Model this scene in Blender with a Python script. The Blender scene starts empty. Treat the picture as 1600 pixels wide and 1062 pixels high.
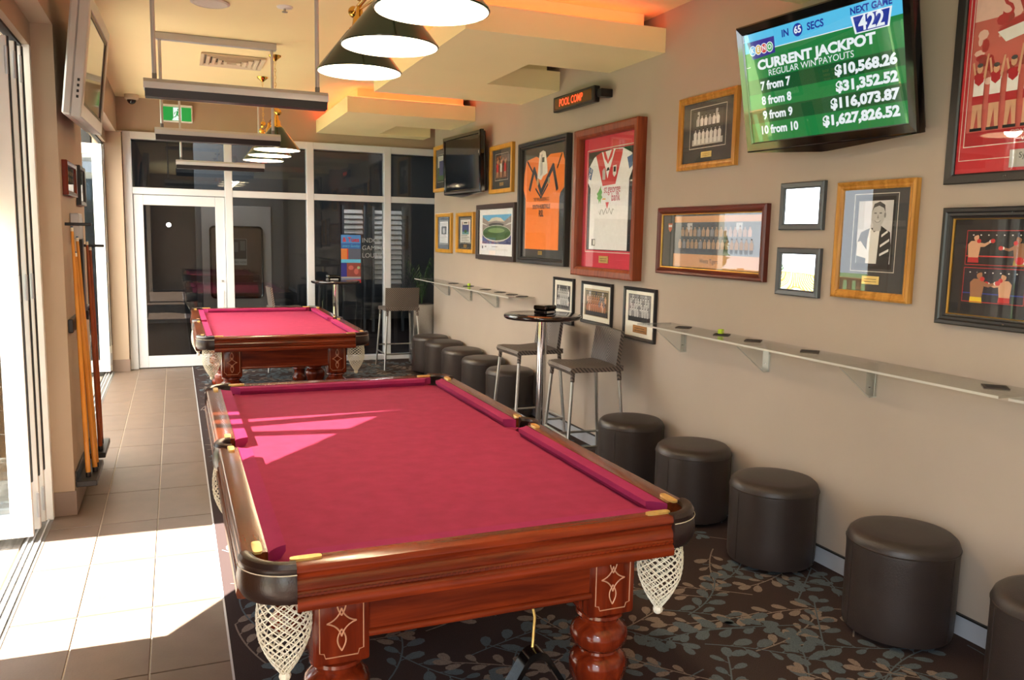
import bpy, bmesh, math, random
from mathutils import Vector, Matrix
random.seed(7)
scene = bpy.context.scene
COL = scene.collection
PI = math.pi

# ------------------------------------------------------------------ camera
CAM_H = 1.69
cam_d = bpy.data.cameras.new('camera'); cam = bpy.data.objects.new('camera', cam_d); COL.objects.link(cam)
cam_d.sensor_width = 36.0; cam_d.lens = 1276.2 / 1600 * 36.0; cam_d.clip_start = 0.05; cam_d.clip_end = 200
_y, _p, _r = math.radians(22.434), math.radians(7.211), math.radians(1.142)
_f = Vector((math.sin(_y) * math.cos(_p), math.cos(_y) * math.cos(_p), -math.sin(_p)))
_rt = Vector((math.cos(_y), -math.sin(_y), 0)); _up = _rt.cross(_f)
_r2 = _rt * math.cos(_r) + _up * math.sin(_r); _u2 = -_rt * math.sin(_r) + _up * math.cos(_r)
cam.matrix_world = Matrix(((_r2.x, _u2.x, -_f.x, 0), (_r2.y, _u2.y, -_f.y, 0), (_r2.z, _u2.z, -_f.z, CAM_H), (0, 0, 0, 1)))
scene.camera = cam

# ------------------------------------------------------------------ world, sun, exposure
SUN_T = 0.95
world = bpy.data.worlds.new('sky'); scene.world = world; world.use_nodes = True
_bg = world.node_tree.nodes['Background']
_bg.inputs[0].default_value = (0.86, 0.93, 1.0, 1); _bg.inputs[1].default_value = 4.8
sd = bpy.data.lights.new('sun', 'SUN'); sd.energy = 55; sd.angle = 0.009; sd.color = (1.0, 0.93, 0.82)
sun = bpy.data.objects.new('sun', sd); COL.objects.link(sun); sun.location = (-6, 4, 8)
sun.rotation_euler = Vector((1, -0.02, -SUN_T)).to_track_quat('-Z', 'Y').to_euler()
FLASH = 26.0            # the camera's own flash, just left of and above the lens
fd = bpy.data.lights.new('camera_flash', 'POINT'); fd.energy = FLASH; fd.shadow_soft_size = 0.05; fd.color = (0.96, 0.98, 1.0)
fl = bpy.data.objects.new('camera_flash', fd); COL.objects.link(fl); fl.location = (-0.12, -0.03, CAM_H + 0.12)
vs = scene.view_settings; vs.view_transform = 'Standard'; vs.look = 'None'; vs.gamma = 1.0; vs.exposure = 0.52
vs.use_curve_mapping = False

# ------------------------------------------------------------------ materials
MAT = {}
def lin(c):
    return tuple(((v / 255) / 12.92 if v / 255 <= 0.04045 else ((v / 255 + 0.055) / 1.055) ** 2.4) for v in c)
def mat(name, rgb, rough=0.5, metal=0.0, emit=0.0, noise=0.0, nscale=8.0, bump=0.0, bscale=60.0, coat=0.0, stretch=(1, 1, 1), spec=0.5, srgb=True):
    if name in MAT: return MAT[name]
    m = bpy.data.materials.new(name); m.use_nodes = True; MAT[name] = m
    nt = m.node_tree; b = nt.nodes['Principled BSDF']
    c = lin(rgb) if srgb else rgb
    b.inputs['Base Color'].default_value = (*c, 1); b.inputs['Roughness'].default_value = rough
    b.inputs['Metallic'].default_value = metal; b.inputs['Coat Weight'].default_value = coat
    b.inputs['Coat Roughness'].default_value = 0.08
    b.inputs['Specular IOR Level'].default_value = spec
    m.diffuse_color = (*c, 1)
    if emit:
        b.inputs['Emission Color'].default_value = (*c, 1); b.inputs['Emission Strength'].default_value = emit
    if noise or bump:
        tc = nt.nodes.new('ShaderNodeTexCoord'); mp = nt.nodes.new('ShaderNodeMapping'); mp.inputs['Scale'].default_value = stretch
        nt.links.new(tc.outputs['Object'], mp.inputs['Vector'])
    if noise:
        n = nt.nodes.new('ShaderNodeTexNoise'); n.inputs['Scale'].default_value = nscale; n.inputs['Detail'].default_value = 5
        nt.links.new(mp.outputs[0], n.inputs['Vector'])
        r = nt.nodes.new('ShaderNodeValToRGB')
        r.color_ramp.elements[0].position = 0.3; r.color_ramp.elements[1].position = 0.7
        r.color_ramp.elements[0].color = (*[max(0, v * (1 - noise)) for v in c], 1)
        r.color_ramp.elements[1].color = (*[min(1, v * (1 + noise)) for v in c], 1)
        nt.links.new(n.outputs['Fac'], r.inputs[0]); nt.links.new(r.outputs[0], b.inputs['Base Color'])
    if bump:
        n2 = nt.nodes.new('ShaderNodeTexNoise'); n2.inputs['Scale'].default_value = bscale; n2.inputs['Detail'].default_value = 3
        nt.links.new(mp.outputs[0], n2.inputs['Vector'])
        bp = nt.nodes.new('ShaderNodeBump'); bp.inputs['Strength'].default_value = bump; bp.inputs['Distance'].default_value = 0.01
        nt.links.new(n2.outputs['Fac'], bp.inputs['Height']); nt.links.new(bp.outputs[0], b.inputs['Normal'])
    return m
def wood(name, dark, light, axis, rough=0.22, scale=9.0, coat=0.5):
    m = bpy.data.materials.new(name); m.use_nodes = True; MAT[name] = m
    nt = m.node_tree; b = nt.nodes['Principled BSDF']; b.inputs['Roughness'].default_value = rough
    b.inputs['Coat Weight'].default_value = coat * 0.5; b.inputs['Coat Roughness'].default_value = 0.1; b.inputs['Specular IOR Level'].default_value = 0.35
    tc = nt.nodes.new('ShaderNodeTexCoord'); mp = nt.nodes.new('ShaderNodeMapping')
    s = [1, 1, 1]; s[axis] = 0.08; mp.inputs['Scale'].default_value = s
    n = nt.nodes.new('ShaderNodeTexNoise'); n.inputs['Scale'].default_value = scale * 3; n.inputs['Detail'].default_value = 6
    n.inputs['Distortion'].default_value = 0.8
    r = nt.nodes.new('ShaderNodeValToRGB'); r.color_ramp.elements[0].position = 0.32; r.color_ramp.elements[1].position = 0.7
    r.color_ramp.elements[0].color = (*lin(dark), 1); r.color_ramp.elements[1].color = (*lin(light), 1)
    nt.links.new(tc.outputs['Object'], mp.inputs[0]); nt.links.new(mp.outputs[0], n.inputs['Vector'])
    nt.links.new(n.outputs['Fac'], r.inputs[0]); nt.links.new(r.outputs[0], b.inputs['Base Color'])
    m.diffuse_color = (*lin(light), 1)
    return m
def glass(name, tint=(1, 1, 1), ior=1.45, rough=0.0, boost=0.0):
    m = bpy.data.materials.new(name); m.use_nodes = True; MAT[name] = m
    nt = m.node_tree; nt.nodes.clear()
    o = nt.nodes.new('ShaderNodeOutputMaterial'); mx = nt.nodes.new('ShaderNodeMixShader')
    t = nt.nodes.new('ShaderNodeBsdfTransparent'); t.inputs[0].default_value = (*tint, 1)
    g = nt.nodes.new('ShaderNodeBsdfGlossy'); g.inputs['Roughness'].default_value = rough
    # Schlick reflectance, the same for both faces of a pane
    f0 = ((ior - 1) / (ior + 1)) ** 2 + boost
    lw = nt.nodes.new('ShaderNodeLayerWeight'); lw.inputs['Blend'].default_value = 0.5
    pw = nt.nodes.new('ShaderNodeMath'); pw.operation = 'POWER'; pw.inputs[1].default_value = 5.0
    a = nt.nodes.new('ShaderNodeMath'); a.operation = 'MULTIPLY_ADD'; a.inputs[1].default_value = 1 - f0; a.inputs[2].default_value = f0; a.use_clamp = True
    nt.links.new(lw.outputs['Facing'], pw.inputs[0]); nt.links.new(pw.outputs[0], a.inputs[0]); nt.links.new(a.outputs[0], mx.inputs[0])
    nt.links.new(t.outputs[0], mx.inputs[1]); nt.links.new(g.outputs[0], mx.inputs[2]); nt.links.new(mx.outputs[0], o.inputs[0])
    m.diffuse_color = (*tint, 0.3)
    return m
def opal(name, rgb):
    m = mat(name, rgb, 0.5, noise=0.02); nt = m.node_tree; b = nt.nodes['Principled BSDF']; o = nt.nodes['Material Output']
    t = nt.nodes.new('ShaderNodeBsdfTranslucent'); t.inputs[0].default_value = (*lin(rgb), 1); mx = nt.nodes.new('ShaderNodeMixShader'); mx.inputs[0].default_value = 0.6
    nt.links.new(b.outputs[0], mx.inputs[1]); nt.links.new(t.outputs[0], mx.inputs[2]); nt.links.new(mx.outputs[0], o.inputs[0])
    return m
def P(name, rgb, emit=0.0, rough=0.6):      # plain print colour
    m = mat('print_' + name, rgb, rough, emit=emit, noise=0.0 if emit else 0.04, nscale=40)
    if emit: m.node_tree.nodes['Principled BSDF'].inputs['Base Color'].default_value = (0.01, 0.01, 0.01, 1)
    return m

M_wall = mat('taupe_wall_paint', (168, 155, 143), 0.75, noise=0.03, nscale=2.0, bump=0.05, bscale=180)
M_wall2 = mat('tan_wall_paint', (172, 153, 133), 0.75, noise=0.03, nscale=2.0, bump=0.05, bscale=180)
M_ceil = mat('cream_ceiling_paint', (248, 234, 184), 0.85, noise=0.02, nscale=1.5)
M_soff = mat('cream_soffit_paint', (248, 236, 188), 0.8, noise=0.02, nscale=1.5)
M_alu = mat('white_powder_coat', (236, 236, 234), 0.35, noise=0.02, nscale=5)
M_aluf = mat('grey_white_frame', (212, 216, 222), 0.4, noise=0.02, nscale=5)
M_alug = mat('grey_aluminium', (190, 192, 196), 0.35, metal=0.3, noise=0.03, nscale=9)
M_track = mat('track_metal', (120, 118, 115), 0.4, metal=0.6, noise=0.1)
M_black = mat('black_plastic', (22, 22, 24), 0.35, noise=0.1, nscale=20)
M_gloss = mat('gloss_black', (12, 12, 13), 0.06, noise=0.1, nscale=10, coat=0.6)
M_rub = mat('black_gasket', (30, 31, 33), 0.6, noise=0.1)
M_steel = mat('brushed_steel', (190, 190, 188), 0.28, metal=1.0, noise=0.06, nscale=60)
M_chrome = mat('chrome', (225, 225, 228), 0.08, metal=1.0, noise=0.03)
M_brass = mat('polished_brass', (226, 178, 84), 0.14, metal=1.0, noise=0.08, nscale=20)
M_brassd = mat('worn_brass', (238, 202, 120), 0.3, metal=0.6, noise=0.12, nscale=50)
M_green = mat('bottle_green_enamel', (14, 48, 38), 0.16, noise=0.08, nscale=6, coat=0.5)
M_shadein = mat('white_enamel', (250, 246, 236), 0.4, noise=0.01)
M_tile = mat('brown_floor_tile', (103, 86, 74), 0.45, noise=0.10, nscale=7, bump=0.06, bscale=90)
M_grout = mat('floor_grout', (170, 158, 142), 0.8, noise=0.1, nscale=60)
M_skt = mat('skirting_tile', (128, 110, 98), 0.45, noise=0.06, nscale=8)
M_sktg = mat('skirting_alu', (176, 182, 192), 0.4, metal=0.2, noise=0.04)
M_carpet = mat('dark_brown_carpet', (58, 47, 46), 0.95, noise=0.22, nscale=260, bump=0.35, bscale=700, spec=0.1)
M_leafb = mat('carpet_blue_grey', (84, 94, 101), 0.95, noise=0.25, nscale=240, bump=0.3, bscale=700, spec=0.1)
M_leaft = mat('carpet_tan', (124, 110, 102), 0.95, noise=0.3, nscale=240, bump=0.3, bscale=700, spec=0.1)
M_cloth = mat('crimson_cloth', (146, 46, 80), 0.9, noise=0.09, nscale=14, bump=0.12, bscale=500, spec=0.15)
M_cush = mat('crimson_cushion', (148, 42, 90), 0.85, noise=0.06, nscale=14, bump=0.1, bscale=500, spec=0.15)
W_x = wood('mahogany_x', (84, 27, 11), (136, 50, 20), 0)
W_y = wood('mahogany_y', (76, 34, 15), (120, 56, 24), 1)
W_z = wood('mahogany_z', (76, 24, 10), (120, 42, 18), 2)
W_leg = wood('mahogany_turned', (84, 26, 11), (130, 46, 19), 2, rough=0.16)
W_carve = mat('carved_line', (204, 150, 116), 0.4, noise=0.1)
W_frame = wood('cherry_frame', (112, 50, 28), (148, 72, 42), 2, rough=0.35, coat=0.2)
W_gold = wood('oak_frame', (160, 108, 40), (206, 152, 74), 2, rough=0.35, coat=0.2)
W_cue = wood('maple_cue', (196, 124, 40), (226, 160, 70), 2, rough=0.25)
W_cued = wood('dark_cue', (120, 50, 20), (170, 86, 36), 2, rough=0.25)
W_deck = wood('grey_deck', (112, 106, 98), (158, 150, 140), 1, rough=0.8, coat=0)
W_slat = wood('cedar_slat', (178, 122, 62), (214, 160, 92), 2, rough=0.6, coat=0)
M_leather = mat('dark_brown_leather', (46, 38, 36), 0.42, noise=0.08, nscale=12, bump=0.10, bscale=160)
M_pleather = mat('pocket_leather', (40, 26, 24), 0.28, noise=0.12, nscale=20, bump=0.08, bscale=200)
M_stitch = mat('pale_stitching', (206, 196, 176), 0.7, noise=0.1)
M_net = mat('white_string', (232, 226, 208), 0.8, noise=0.06, nscale=90)
M_frblk = mat('black_frame', (34, 34, 37), 0.35, noise=0.08, nscale=10)
M_frgrey = mat('charcoal_frame', (74, 78, 84), 0.4, noise=0.08, nscale=10)
M_frbrn = mat('maroon_frame', (92, 34, 26), 0.3, noise=0.12, nscale=10)
M_gilt = mat('gilt', (206, 166, 84), 0.3, metal=0.8, noise=0.1)
M_matgrey = mat('charcoal_mat', (70, 72, 74), 0.9, noise=0.06, nscale=30)
M_matdark = mat('dark_mat', (44, 44, 46), 0.9, noise=0.06, nscale=30)
M_matcream = mat('cream_mat', (238, 236, 224), 0.9, noise=0.02)
M_matred = mat('red_mat', (204, 52, 74), 0.85, noise=0.05, nscale=12)
M_line = mat('mat_line', (214, 210, 200), 0.8, noise=0.02)
M_foil = mat('plaque_foil', (196, 164, 96), 0.35, metal=0.7, noise=0.1, nscale=40)
G_pane = glass('window_glass', (0.86, 0.9, 0.9), 1.5)
G_dark = glass('tinted_glass', (0.74, 0.77, 0.78), 1.5, boost=0.02)
G_pic = glass('picture_glass', (1, 1, 1), 1.42)
G_acr = glass('acrylic', (0.93, 0.95, 0.95), 1.45)
def wicker_mat():
    m = bpy.data.materials.new('wicker_weave'); m.use_nodes = True; MAT['wicker'] = m
    nt = m.node_tree; b = nt.nodes['Principled BSDF']; b.inputs['Roughness'].default_value = 0.5
    tc = nt.nodes.new('ShaderNodeTexCoord'); sx = nt.nodes.new('ShaderNodeSeparateXYZ'); nt.links.new(tc.outputs['Object'], sx.inputs[0])
    ab = nt.nodes.new('ShaderNodeMath'); ab.operation = 'ABSOLUTE'; nt.links.new(sx.outputs[0], ab.inputs[0])
    yz = nt.nodes.new('ShaderNodeMath'); yz.operation = 'ADD'; nt.links.new(sx.outputs[1], yz.inputs[0]); nt.links.new(sx.outputs[2], yz.inputs[1])
    su = nt.nodes.new('ShaderNodeMath'); su.operation = 'SUBTRACT'; nt.links.new(yz.outputs[0], su.inputs[0]); nt.links.new(ab.outputs[0], su.inputs[1])
    mu = nt.nodes.new('ShaderNodeMath'); mu.operation = 'MULTIPLY'; mu.inputs[1].default_value = 220; nt.links.new(su.outputs[0], mu.inputs[0])
    si = nt.nodes.new('ShaderNodeMath'); si.operation = 'SINE'; nt.links.new(mu.outputs[0], si.inputs[0])
    r = nt.nodes.new('ShaderNodeValToRGB'); r.color_ramp.elements[0].position = 0.0; r.color_ramp.elements[1].position = 0.8
    r.color_ramp.elements[0].color = (*lin((44, 38, 36)), 1); r.color_ramp.elements[1].color = (*lin((112, 101, 94)), 1)
    mr = nt.nodes.new('ShaderNodeMapRange'); mr.inputs[1].default_value = -1; mr.inputs[2].default_value = 1
    nt.links.new(si.outputs[0], mr.inputs[0]); nt.links.new(mr.outputs[0], r.inputs[0]); nt.links.new(r.outputs[0], b.inputs['Base Color'])
    bp = nt.nodes.new('ShaderNodeBump'); bp.inputs['Distance'].default_value = 0.003; bp.inputs['Strength'].default_value = 0.6
    nt.links.new(mr.outputs[0], bp.inputs['Height']); nt.links.new(bp.outputs[0], b.inputs['Normal'])
    return m
M_wick = wicker_mat()

# ------------------------------------------------------------------ mesh helpers
class MB:
    def __init__(s): s.v = []; s.f = []; s.m = []; s.cur = 0
    def add(s, vs, fs):
        o = len(s.v); s.v += [tuple(p) for p in vs]; s.f += [tuple(i + o for i in f) for f in fs]; s.m += [s.cur] * len(fs); return s
    def box(s, x0, y0, z0, x1, y1, z1):
        vs = [(x, y, z) for z in (z0, z1) for y in (y0, y1) for x in (x0, x1)]
        return s.add(vs, [(0, 2, 3, 1), (4, 5, 7, 6), (0, 1, 5, 4), (2, 6, 7, 3), (0, 4, 6, 2), (1, 3, 7, 5)])
    def bbox(s, x0, y0, z0, x1, y1, z1, b=0.005, seg=1):
        bm = bmesh.new(); bmesh.ops.create_cube(bm, size=1)
        for v in bm.verts: v.co = Vector(((x0 + x1) / 2 + v.co.x * (x1 - x0), (y0 + y1) / 2 + v.co.y * (y1 - y0), (z0 + z1) / 2 + v.co.z * (z1 - z0)))
        bmesh.ops.bevel(bm, geom=bm.edges[:], offset=b, segments=seg, affect='EDGES', profile=0.5)
        bm.verts.index_update(); s.add([v.co for v in bm.verts], [[v.index for v in f.verts] for f in bm.faces]); bm.free(); return s
    def prism(s, poly, a, b, axis=2):
        n = len(poly)
        def pt(p, h):
            return (p[0], p[1], h) if axis == 2 else ((p[0], h, p[1]) if axis == 1 else (h, p[0], p[1]))
        vs = [pt(p, a) for p in poly] + [pt(p, b) for p in poly]
        return s.add(vs, [tuple(range(n - 1, -1, -1)), tuple(range(n, 2 * n))] + [(i, (i + 1) % n, (i + 1) % n + n, i + n) for i in range(n)])
    def lathe(s, prof, seg=24, c=(0, 0, 0), cap=True):
        vs = []; n = len(prof)
        for r, z in prof:
            for k in range(seg):
                a = 2 * PI * k / seg; vs.append((c[0] + r * math.cos(a), c[1] + r * math.sin(a), c[2] + z))
        fs = [(i * seg + k, i * seg + (k + 1) % seg, (i + 1) * seg + (k + 1) % seg, (i + 1) * seg + k) for i in range(n - 1) for k in range(seg)]
        if cap: fs += [tuple(range(seg - 1, -1, -1)), tuple((n - 1) * seg + k for k in range(seg))]
        return s.add(vs, fs)
    def tube(s, pts, r, n=8, closed=False, cap=True):
        pts = [Vector(p) for p in pts]; N = len(pts); vs = []; prev = None
        rr = r if isinstance(r, (list, tuple)) else [r] * N
        for i, p in enumerate(pts):
            if closed: t = pts[(i + 1) % N] - pts[i - 1]
            else: t = pts[min(i + 1, N - 1)] - pts[max(i - 1, 0)]
            t.normalize()
            if prev is None: u = t.orthogonal().normalized()
            else:
                u = prev - t * prev.dot(t)
                u = u.normalized() if u.length > 1e-6 else t.orthogonal().normalized()
            prev = u; w = t.cross(u)
            for k in range(n):
                a = 2 * PI * (k + 0.5) / n; vs.append(p + (u * math.cos(a) + w * math.sin(a)) * rr[i])
        L = N if closed else N - 1
        fs = [(i * n + k, i * n + (k + 1) % n, ((i + 1) % N) * n + (k + 1) % n, ((i + 1) % N) * n + k) for i in range(L) for k in range(n)]
        if cap and not closed: fs += [tuple(range(n - 1, -1, -1)), tuple((N - 1) * n + k for k in range(n))]
        return s.add(vs, fs)
    def sweep(s, path, prof, closed=False):
        """path: list of (x,y,nx,ny) plan points with outward normal; prof: closed list of (offset,z)"""
        n = len(prof); vs = [(x + nx * o, y + ny * o, z) for (x, y, nx, ny) in path for (o, z) in prof]; N = len(path)
        L = N if closed else N - 1
        fs = [(i * n + k, ((i + 1) % N) * n + k, ((i + 1) % N) * n + (k + 1) % n, i * n + (k + 1) % n) for i in range(L) for k in range(n)]
        if not closed: fs += [tuple(range(n)), tuple((N - 1) * n + k for k in range(n - 1, -1, -1))]
        return s.add(vs, fs)
    def sphere(s, c, r, seg=12, rings=8, sc=(1, 1, 1)):
        prof = [(max(1e-4, r * math.sin(PI * i / rings)), -r * math.cos(PI * i / rings)) for i in range(rings + 1)]
        o = len(s.v); s.lathe(prof, seg, (0, 0, 0), cap=False)
        for i in range(o, len(s.v)):
            x, y, z = s.v[i]; s.v[i] = (c[0] + x * sc[0], c[1] + y * sc[1], c[2] + z * sc[2])
        return s
    def build(s, name, mats, parent=None, smooth=None, loc=None):
        me = bpy.data.meshes.new(name); me.from_pydata(s.v, [], s.f)
        for m in (mats if isinstance(mats, (list, tuple)) else [mats]): me.materials.append(m)
        if any(s.m): me.polygons.foreach_set('material_index', s.m)
        bm = bmesh.new(); bm.from_mesh(me); bmesh.ops.recalc_face_normals(bm, faces=bm.faces); bm.to_mesh(me); bm.free()
        if smooth is not None:
            me.polygons.foreach_set('use_smooth', [True] * len(me.polygons)); me.set_sharp_from_angle(angle=math.radians(smooth))
        me.update()
        o = bpy.data.objects.new(name, me); COL.objects.link(o)
        if parent is not None: o.parent = parent
        if loc: o.location = loc
        return o
def tag(o, label=None, cat=None, group=None, kind=None):
    if label: o['label'] = label
    if cat: o['category'] = cat
    if group: o['group'] = group
    if kind: o['kind'] = kind
    return o
def thing(name, label, cat, loc=(0, 0, 0), rz=0.0, group=None):
    o = bpy.data.objects.new(name, None); COL.objects.link(o); o.location = loc; o.rotation_euler = (0, 0, rz)
    o.empty_display_size = 0.1
    return tag(o, label, cat, group)
def struct(o): o['kind'] = 'structure'; return o
def copy_tree(o, parent=None):
    c = o.copy(); COL.objects.link(c); c.parent = parent
    for ch in list(o.children): copy_tree(ch, c)
    return c
def sub(o): return MB()
def arc(cx, cy, r, a0, a1, n): return [(cx + r * math.cos(a0 + (a1 - a0) * i / n), cy + r * math.sin(a0 + (a1 - a0) * i / n)) for i in range(n + 1)]
def ell(cx, cz, rx, rz, n=14): return [(cx + rx * math.cos(2 * PI * i / n), cz + rz * math.sin(2 * PI * i / n)) for i in range(n)]
def rect(x0, z0, x1, z1): return [(x0, z0), (x1, z0), (x1, z1), (x0, z1)]
def flat(name, parent, layers, y0, step=0.0004):
    """flat print facing local -Y: layers of (material, polygon [(x,z)...]) stacked towards the viewer"""
    mb = MB(); mats = []
    for i, (m, poly) in enumerate(layers):
        if m not in mats: mats.append(m)
        mb.cur = mats.index(m); mb.add([(p[0], y0 - i * step * 0.12, p[1]) for p in poly], [tuple(range(len(poly)))])
    me = bpy.data.meshes.new(name); me.from_pydata(mb.v, [], mb.f)
    for m in mats: me.materials.append(m)
    me.polygons.foreach_set('material_index', mb.m); me.update()
    o = bpy.data.objects.new(name, me); COL.objects.link(o); o.parent = parent
    return o
def text(body, size, m, parent, x, y, z, align='CENTER', sx=1.0, shear=0.0, name='lettering', rot=0.0, bold=0.0, ext=0.0):
    cu = bpy.data.curves.new('t', 'FONT'); cu.body = body; cu.size = size; cu.align_x = align; cu.align_y = 'CENTER'
    cu.shear = shear; cu.offset = bold; cu.resolution_u = 3; cu.extrude = ext
    to = bpy.data.objects.new('t', cu); COL.objects.link(to)
    dg = bpy.context.evaluated_depsgraph_get()
    me = bpy.data.meshes.new_from_object(to.evaluated_get(dg)); bpy.data.objects.remove(to); bpy.data.curves.remove(cu)
    me.name = name; me.materials.clear(); me.materials.append(m)
    c, s_ = math.cos(rot), math.sin(rot)
    for v in me.vertices:
        px, pz, d = v.co.x * sx, v.co.y, v.co.z
        v.co = (px * c - pz * s_, -d, px * s_ + pz * c)
    o = bpy.data.objects.new(name, me); COL.objects.link(o); o.parent = parent; o.location = (x, y, z)
    return o
def frame_ring(W, H, prof, name, m, parent, mats=None, idx=None):
    """rectangular moulding; prof: list of (inset, y) running from the outer back edge to the inner edge"""
    mb = MB(); n = len(prof)
    vs = []
    for (s_, y) in prof:
        vs += [(-W / 2 + s_, y, s_), (W / 2 - s_, y, s_), (W / 2 - s_, y, H - s_), (-W / 2 + s_, y, H - s_)]
    fs = []; mi = []
    for i in range(n - 1):
        for k in range(4):
            fs.append((i * 4 + k, i * 4 + (k + 1) % 4, (i + 1) * 4 + (k + 1) % 4, (i + 1) * 4 + k)); mi.append(idx[i] if idx else 0)
    for k in range(4):
        fs.append((k, (k + 1) % 4, (n - 1) * 4 + (k + 1) % 4, (n - 1) * 4 + k)); mi.append(0)
    mb.add(vs, fs); mb.m = mi
    return mb.build(name, mats or m, parent)
# ------------------------------------------------------------------ the room
XR = 3.126; YB = 10.85; ZC = 3.22; XL = -0.59; XT = -0.75; YN = -3.4; CX = 0.16
fl_ = struct(MB().box(-0.80, YN, -0.06, CX, YB + 0.05, -0.004).build('floor', M_grout))
rows = []
y = 5.07 - 0.61 * 11
k = 0
while y < YB:
    rows.append((max(y, YN), min(y + 0.61, YB))); y += 0.61
cols = [(-0.745, -0.441), (-0.441, -0.138), (-0.138, CX)]
for (ya, yb) in rows:
    if yb < 1.2: continue
    for (xa, xb) in cols:
        MB().bbox(xa + 0.003, ya + 0.003, -0.012, xb - 0.003, yb - 0.003, 0.0, 0.0015).build('tile', M_tile, fl_)
MB().box(-0.745, YN, -0.02, CX, rows[0][0] if rows[0][1] > 1.2 else [r for r in rows if r[1] > 1.2][0][0], -0.001).build('floor_bed', M_tile, fl_)
carpet = struct(MB().box(CX, YN, -0.05, 3.75, YB + 0.05, 0.004).build('floor_carpet', M_carpet))
MB().box(CX - 0.004, YN, -0.01, CX + 0.004, YB, 0.005).build('edge_strip', M_alug, fl_)
# woven sprigs of the carpet
lb, lt = MB(), MB()
rng = random.Random(11)
def leaf(mb, x, y, a, L, Wd, z):
    c, s = math.cos(a), math.sin(a); pts = []
    for i in range(9):
        t = 2 * PI * i / 9; u = L / 2 * (1 + math.cos(t)); v = Wd / 2 * math.sin(t) * (1.0 + 0.25 * math.cos(t))
        pts.append((x + c * u - s * v, y + s * u + c * v, z))
    mb.add(pts, [tuple(range(9))])
def strip(mb, pts, w, z):
    vs = []
    for i, p in enumerate(pts):
        q = pts[min(i + 1, len(pts) - 1)]; o = pts[max(i - 1, 0)]
        dx, dy = q[0] - o[0], q[1] - o[1]; l = math.hypot(dx, dy) or 1; nx, ny = -dy / l * w / 2, dx / l * w / 2
        vs += [(p[0] + nx, p[1] + ny, z), (p[0] - nx, p[1] - ny, z)]
    mb.add(vs, [(2 * i, 2 * i + 1, 2 * i + 3, 2 * i + 2) for i in range(len(pts) - 1)])
cell = 0.285; ky = 0; zc = 0
yy = 1.3
while yy < YB:
    xx = CX + 0.1 + (ky % 2) * cell / 2
    while xx < 3.05:
        kind = (int(xx * 10) + ky * 3) % 5
        mb = lt if kind in (0, 2) else lb
        zc = (zc + 1) % 9; z = 0.0046 + zc * 0.00035
        a = rng.uniform(-0.5, 0.5) + (0.5 if ky % 2 else 2.4) + (PI if rng.random() < 0.3 else 0)
        x, y = xx + rng.uniform(-0.07, 0.07), yy + rng.uniform(-0.07, 0.07); cv = rng.uniform(-1.6, 1.6)
        pts = [(x, y)]; n = 9; st = 0.052
        for i in range(n):
            a += cv * st; x += math.cos(a) * st; y += math.sin(a) * st; pts.append((x, y))
            if i >= 1:
                sd_ = 1 if i % 2 else -1; Ls = rng.uniform(0.06, 0.1) * (1.0 if mb is lb else 0.9)
                la = a + sd_ * rng.uniform(0.6, 1.0); g = 0.02
                if CX + 0.02 < x < XR - 0.12 and CX + 0.06 < x + math.cos(la) * (Ls + g) < XR - 0.02:
                    strip(mb, [(x, y), (x + math.cos(la) * g, y + math.sin(la) * g)], 0.006, z + 0.00001)
                    leaf(mb, x + math.cos(la) * g, y + math.sin(la) * g, la, Ls, Ls * rng.uniform(0.48, 0.62), z + 0.00002 * (i + 1))
        pts = [p for p in pts if CX + 0.01 < p[0] < XR - 0.01]
        if len(pts) > 2:
            strip(mb, pts, 0.007, z - 0.00003)
            if CX + 0.1 < pts[-1][0] < XR - 0.12: leaf(mb, pts[-1][0], pts[-1][1], a, 0.08, 0.045, z + 0.0003)
        xx += cell
    yy += cell * 0.62; ky += 1
tag(lb.build('blue_sprigs', M_leafb, carpet), kind='stuff')
tag(lt.build('tan_sprigs', M_leaft, carpet), kind='stuff')

ceil_ = struct(MB().box(-0.95, YN, ZC, 3.75, YB + 0.1, ZC + 0.12).build('ceiling', M_ceil))
wr = struct(MB().box(XR, YN, 0.0, XR + 0.16, 10.29, ZC).build('wall_right', M_wall))
struct(MB().box(XR + 0.161, 10.12, 0.0, 3.619, 10.289, ZC).build('wall_right_return', M_wall))
struct(MB().box(3.62, 10.2, 0.0, 3.75, YB + 0.1, ZC).build('wall_alcove', M_wall))
struct(MB().box(-0.95, YN - 0.12, 0, XR + 0.16, YN, ZC).build('wall_front', M_wall2))
struct(MB().box(-0.59, YB - 0.02, 2.83, 3.62, YB + 0.12, ZC).build('wall_back', M_wall2))
b_ = struct(MB().box(XR - 0.014, YN, 0.004, XR - 0.0005, 10.29, 0.092).build('baseboard_right', M_sktg))
MB().box(XR - 0.016, YN, 0.092, XR - 0.0005, 10.29, 0.099).build('top_bead', M_black, b_)
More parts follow.
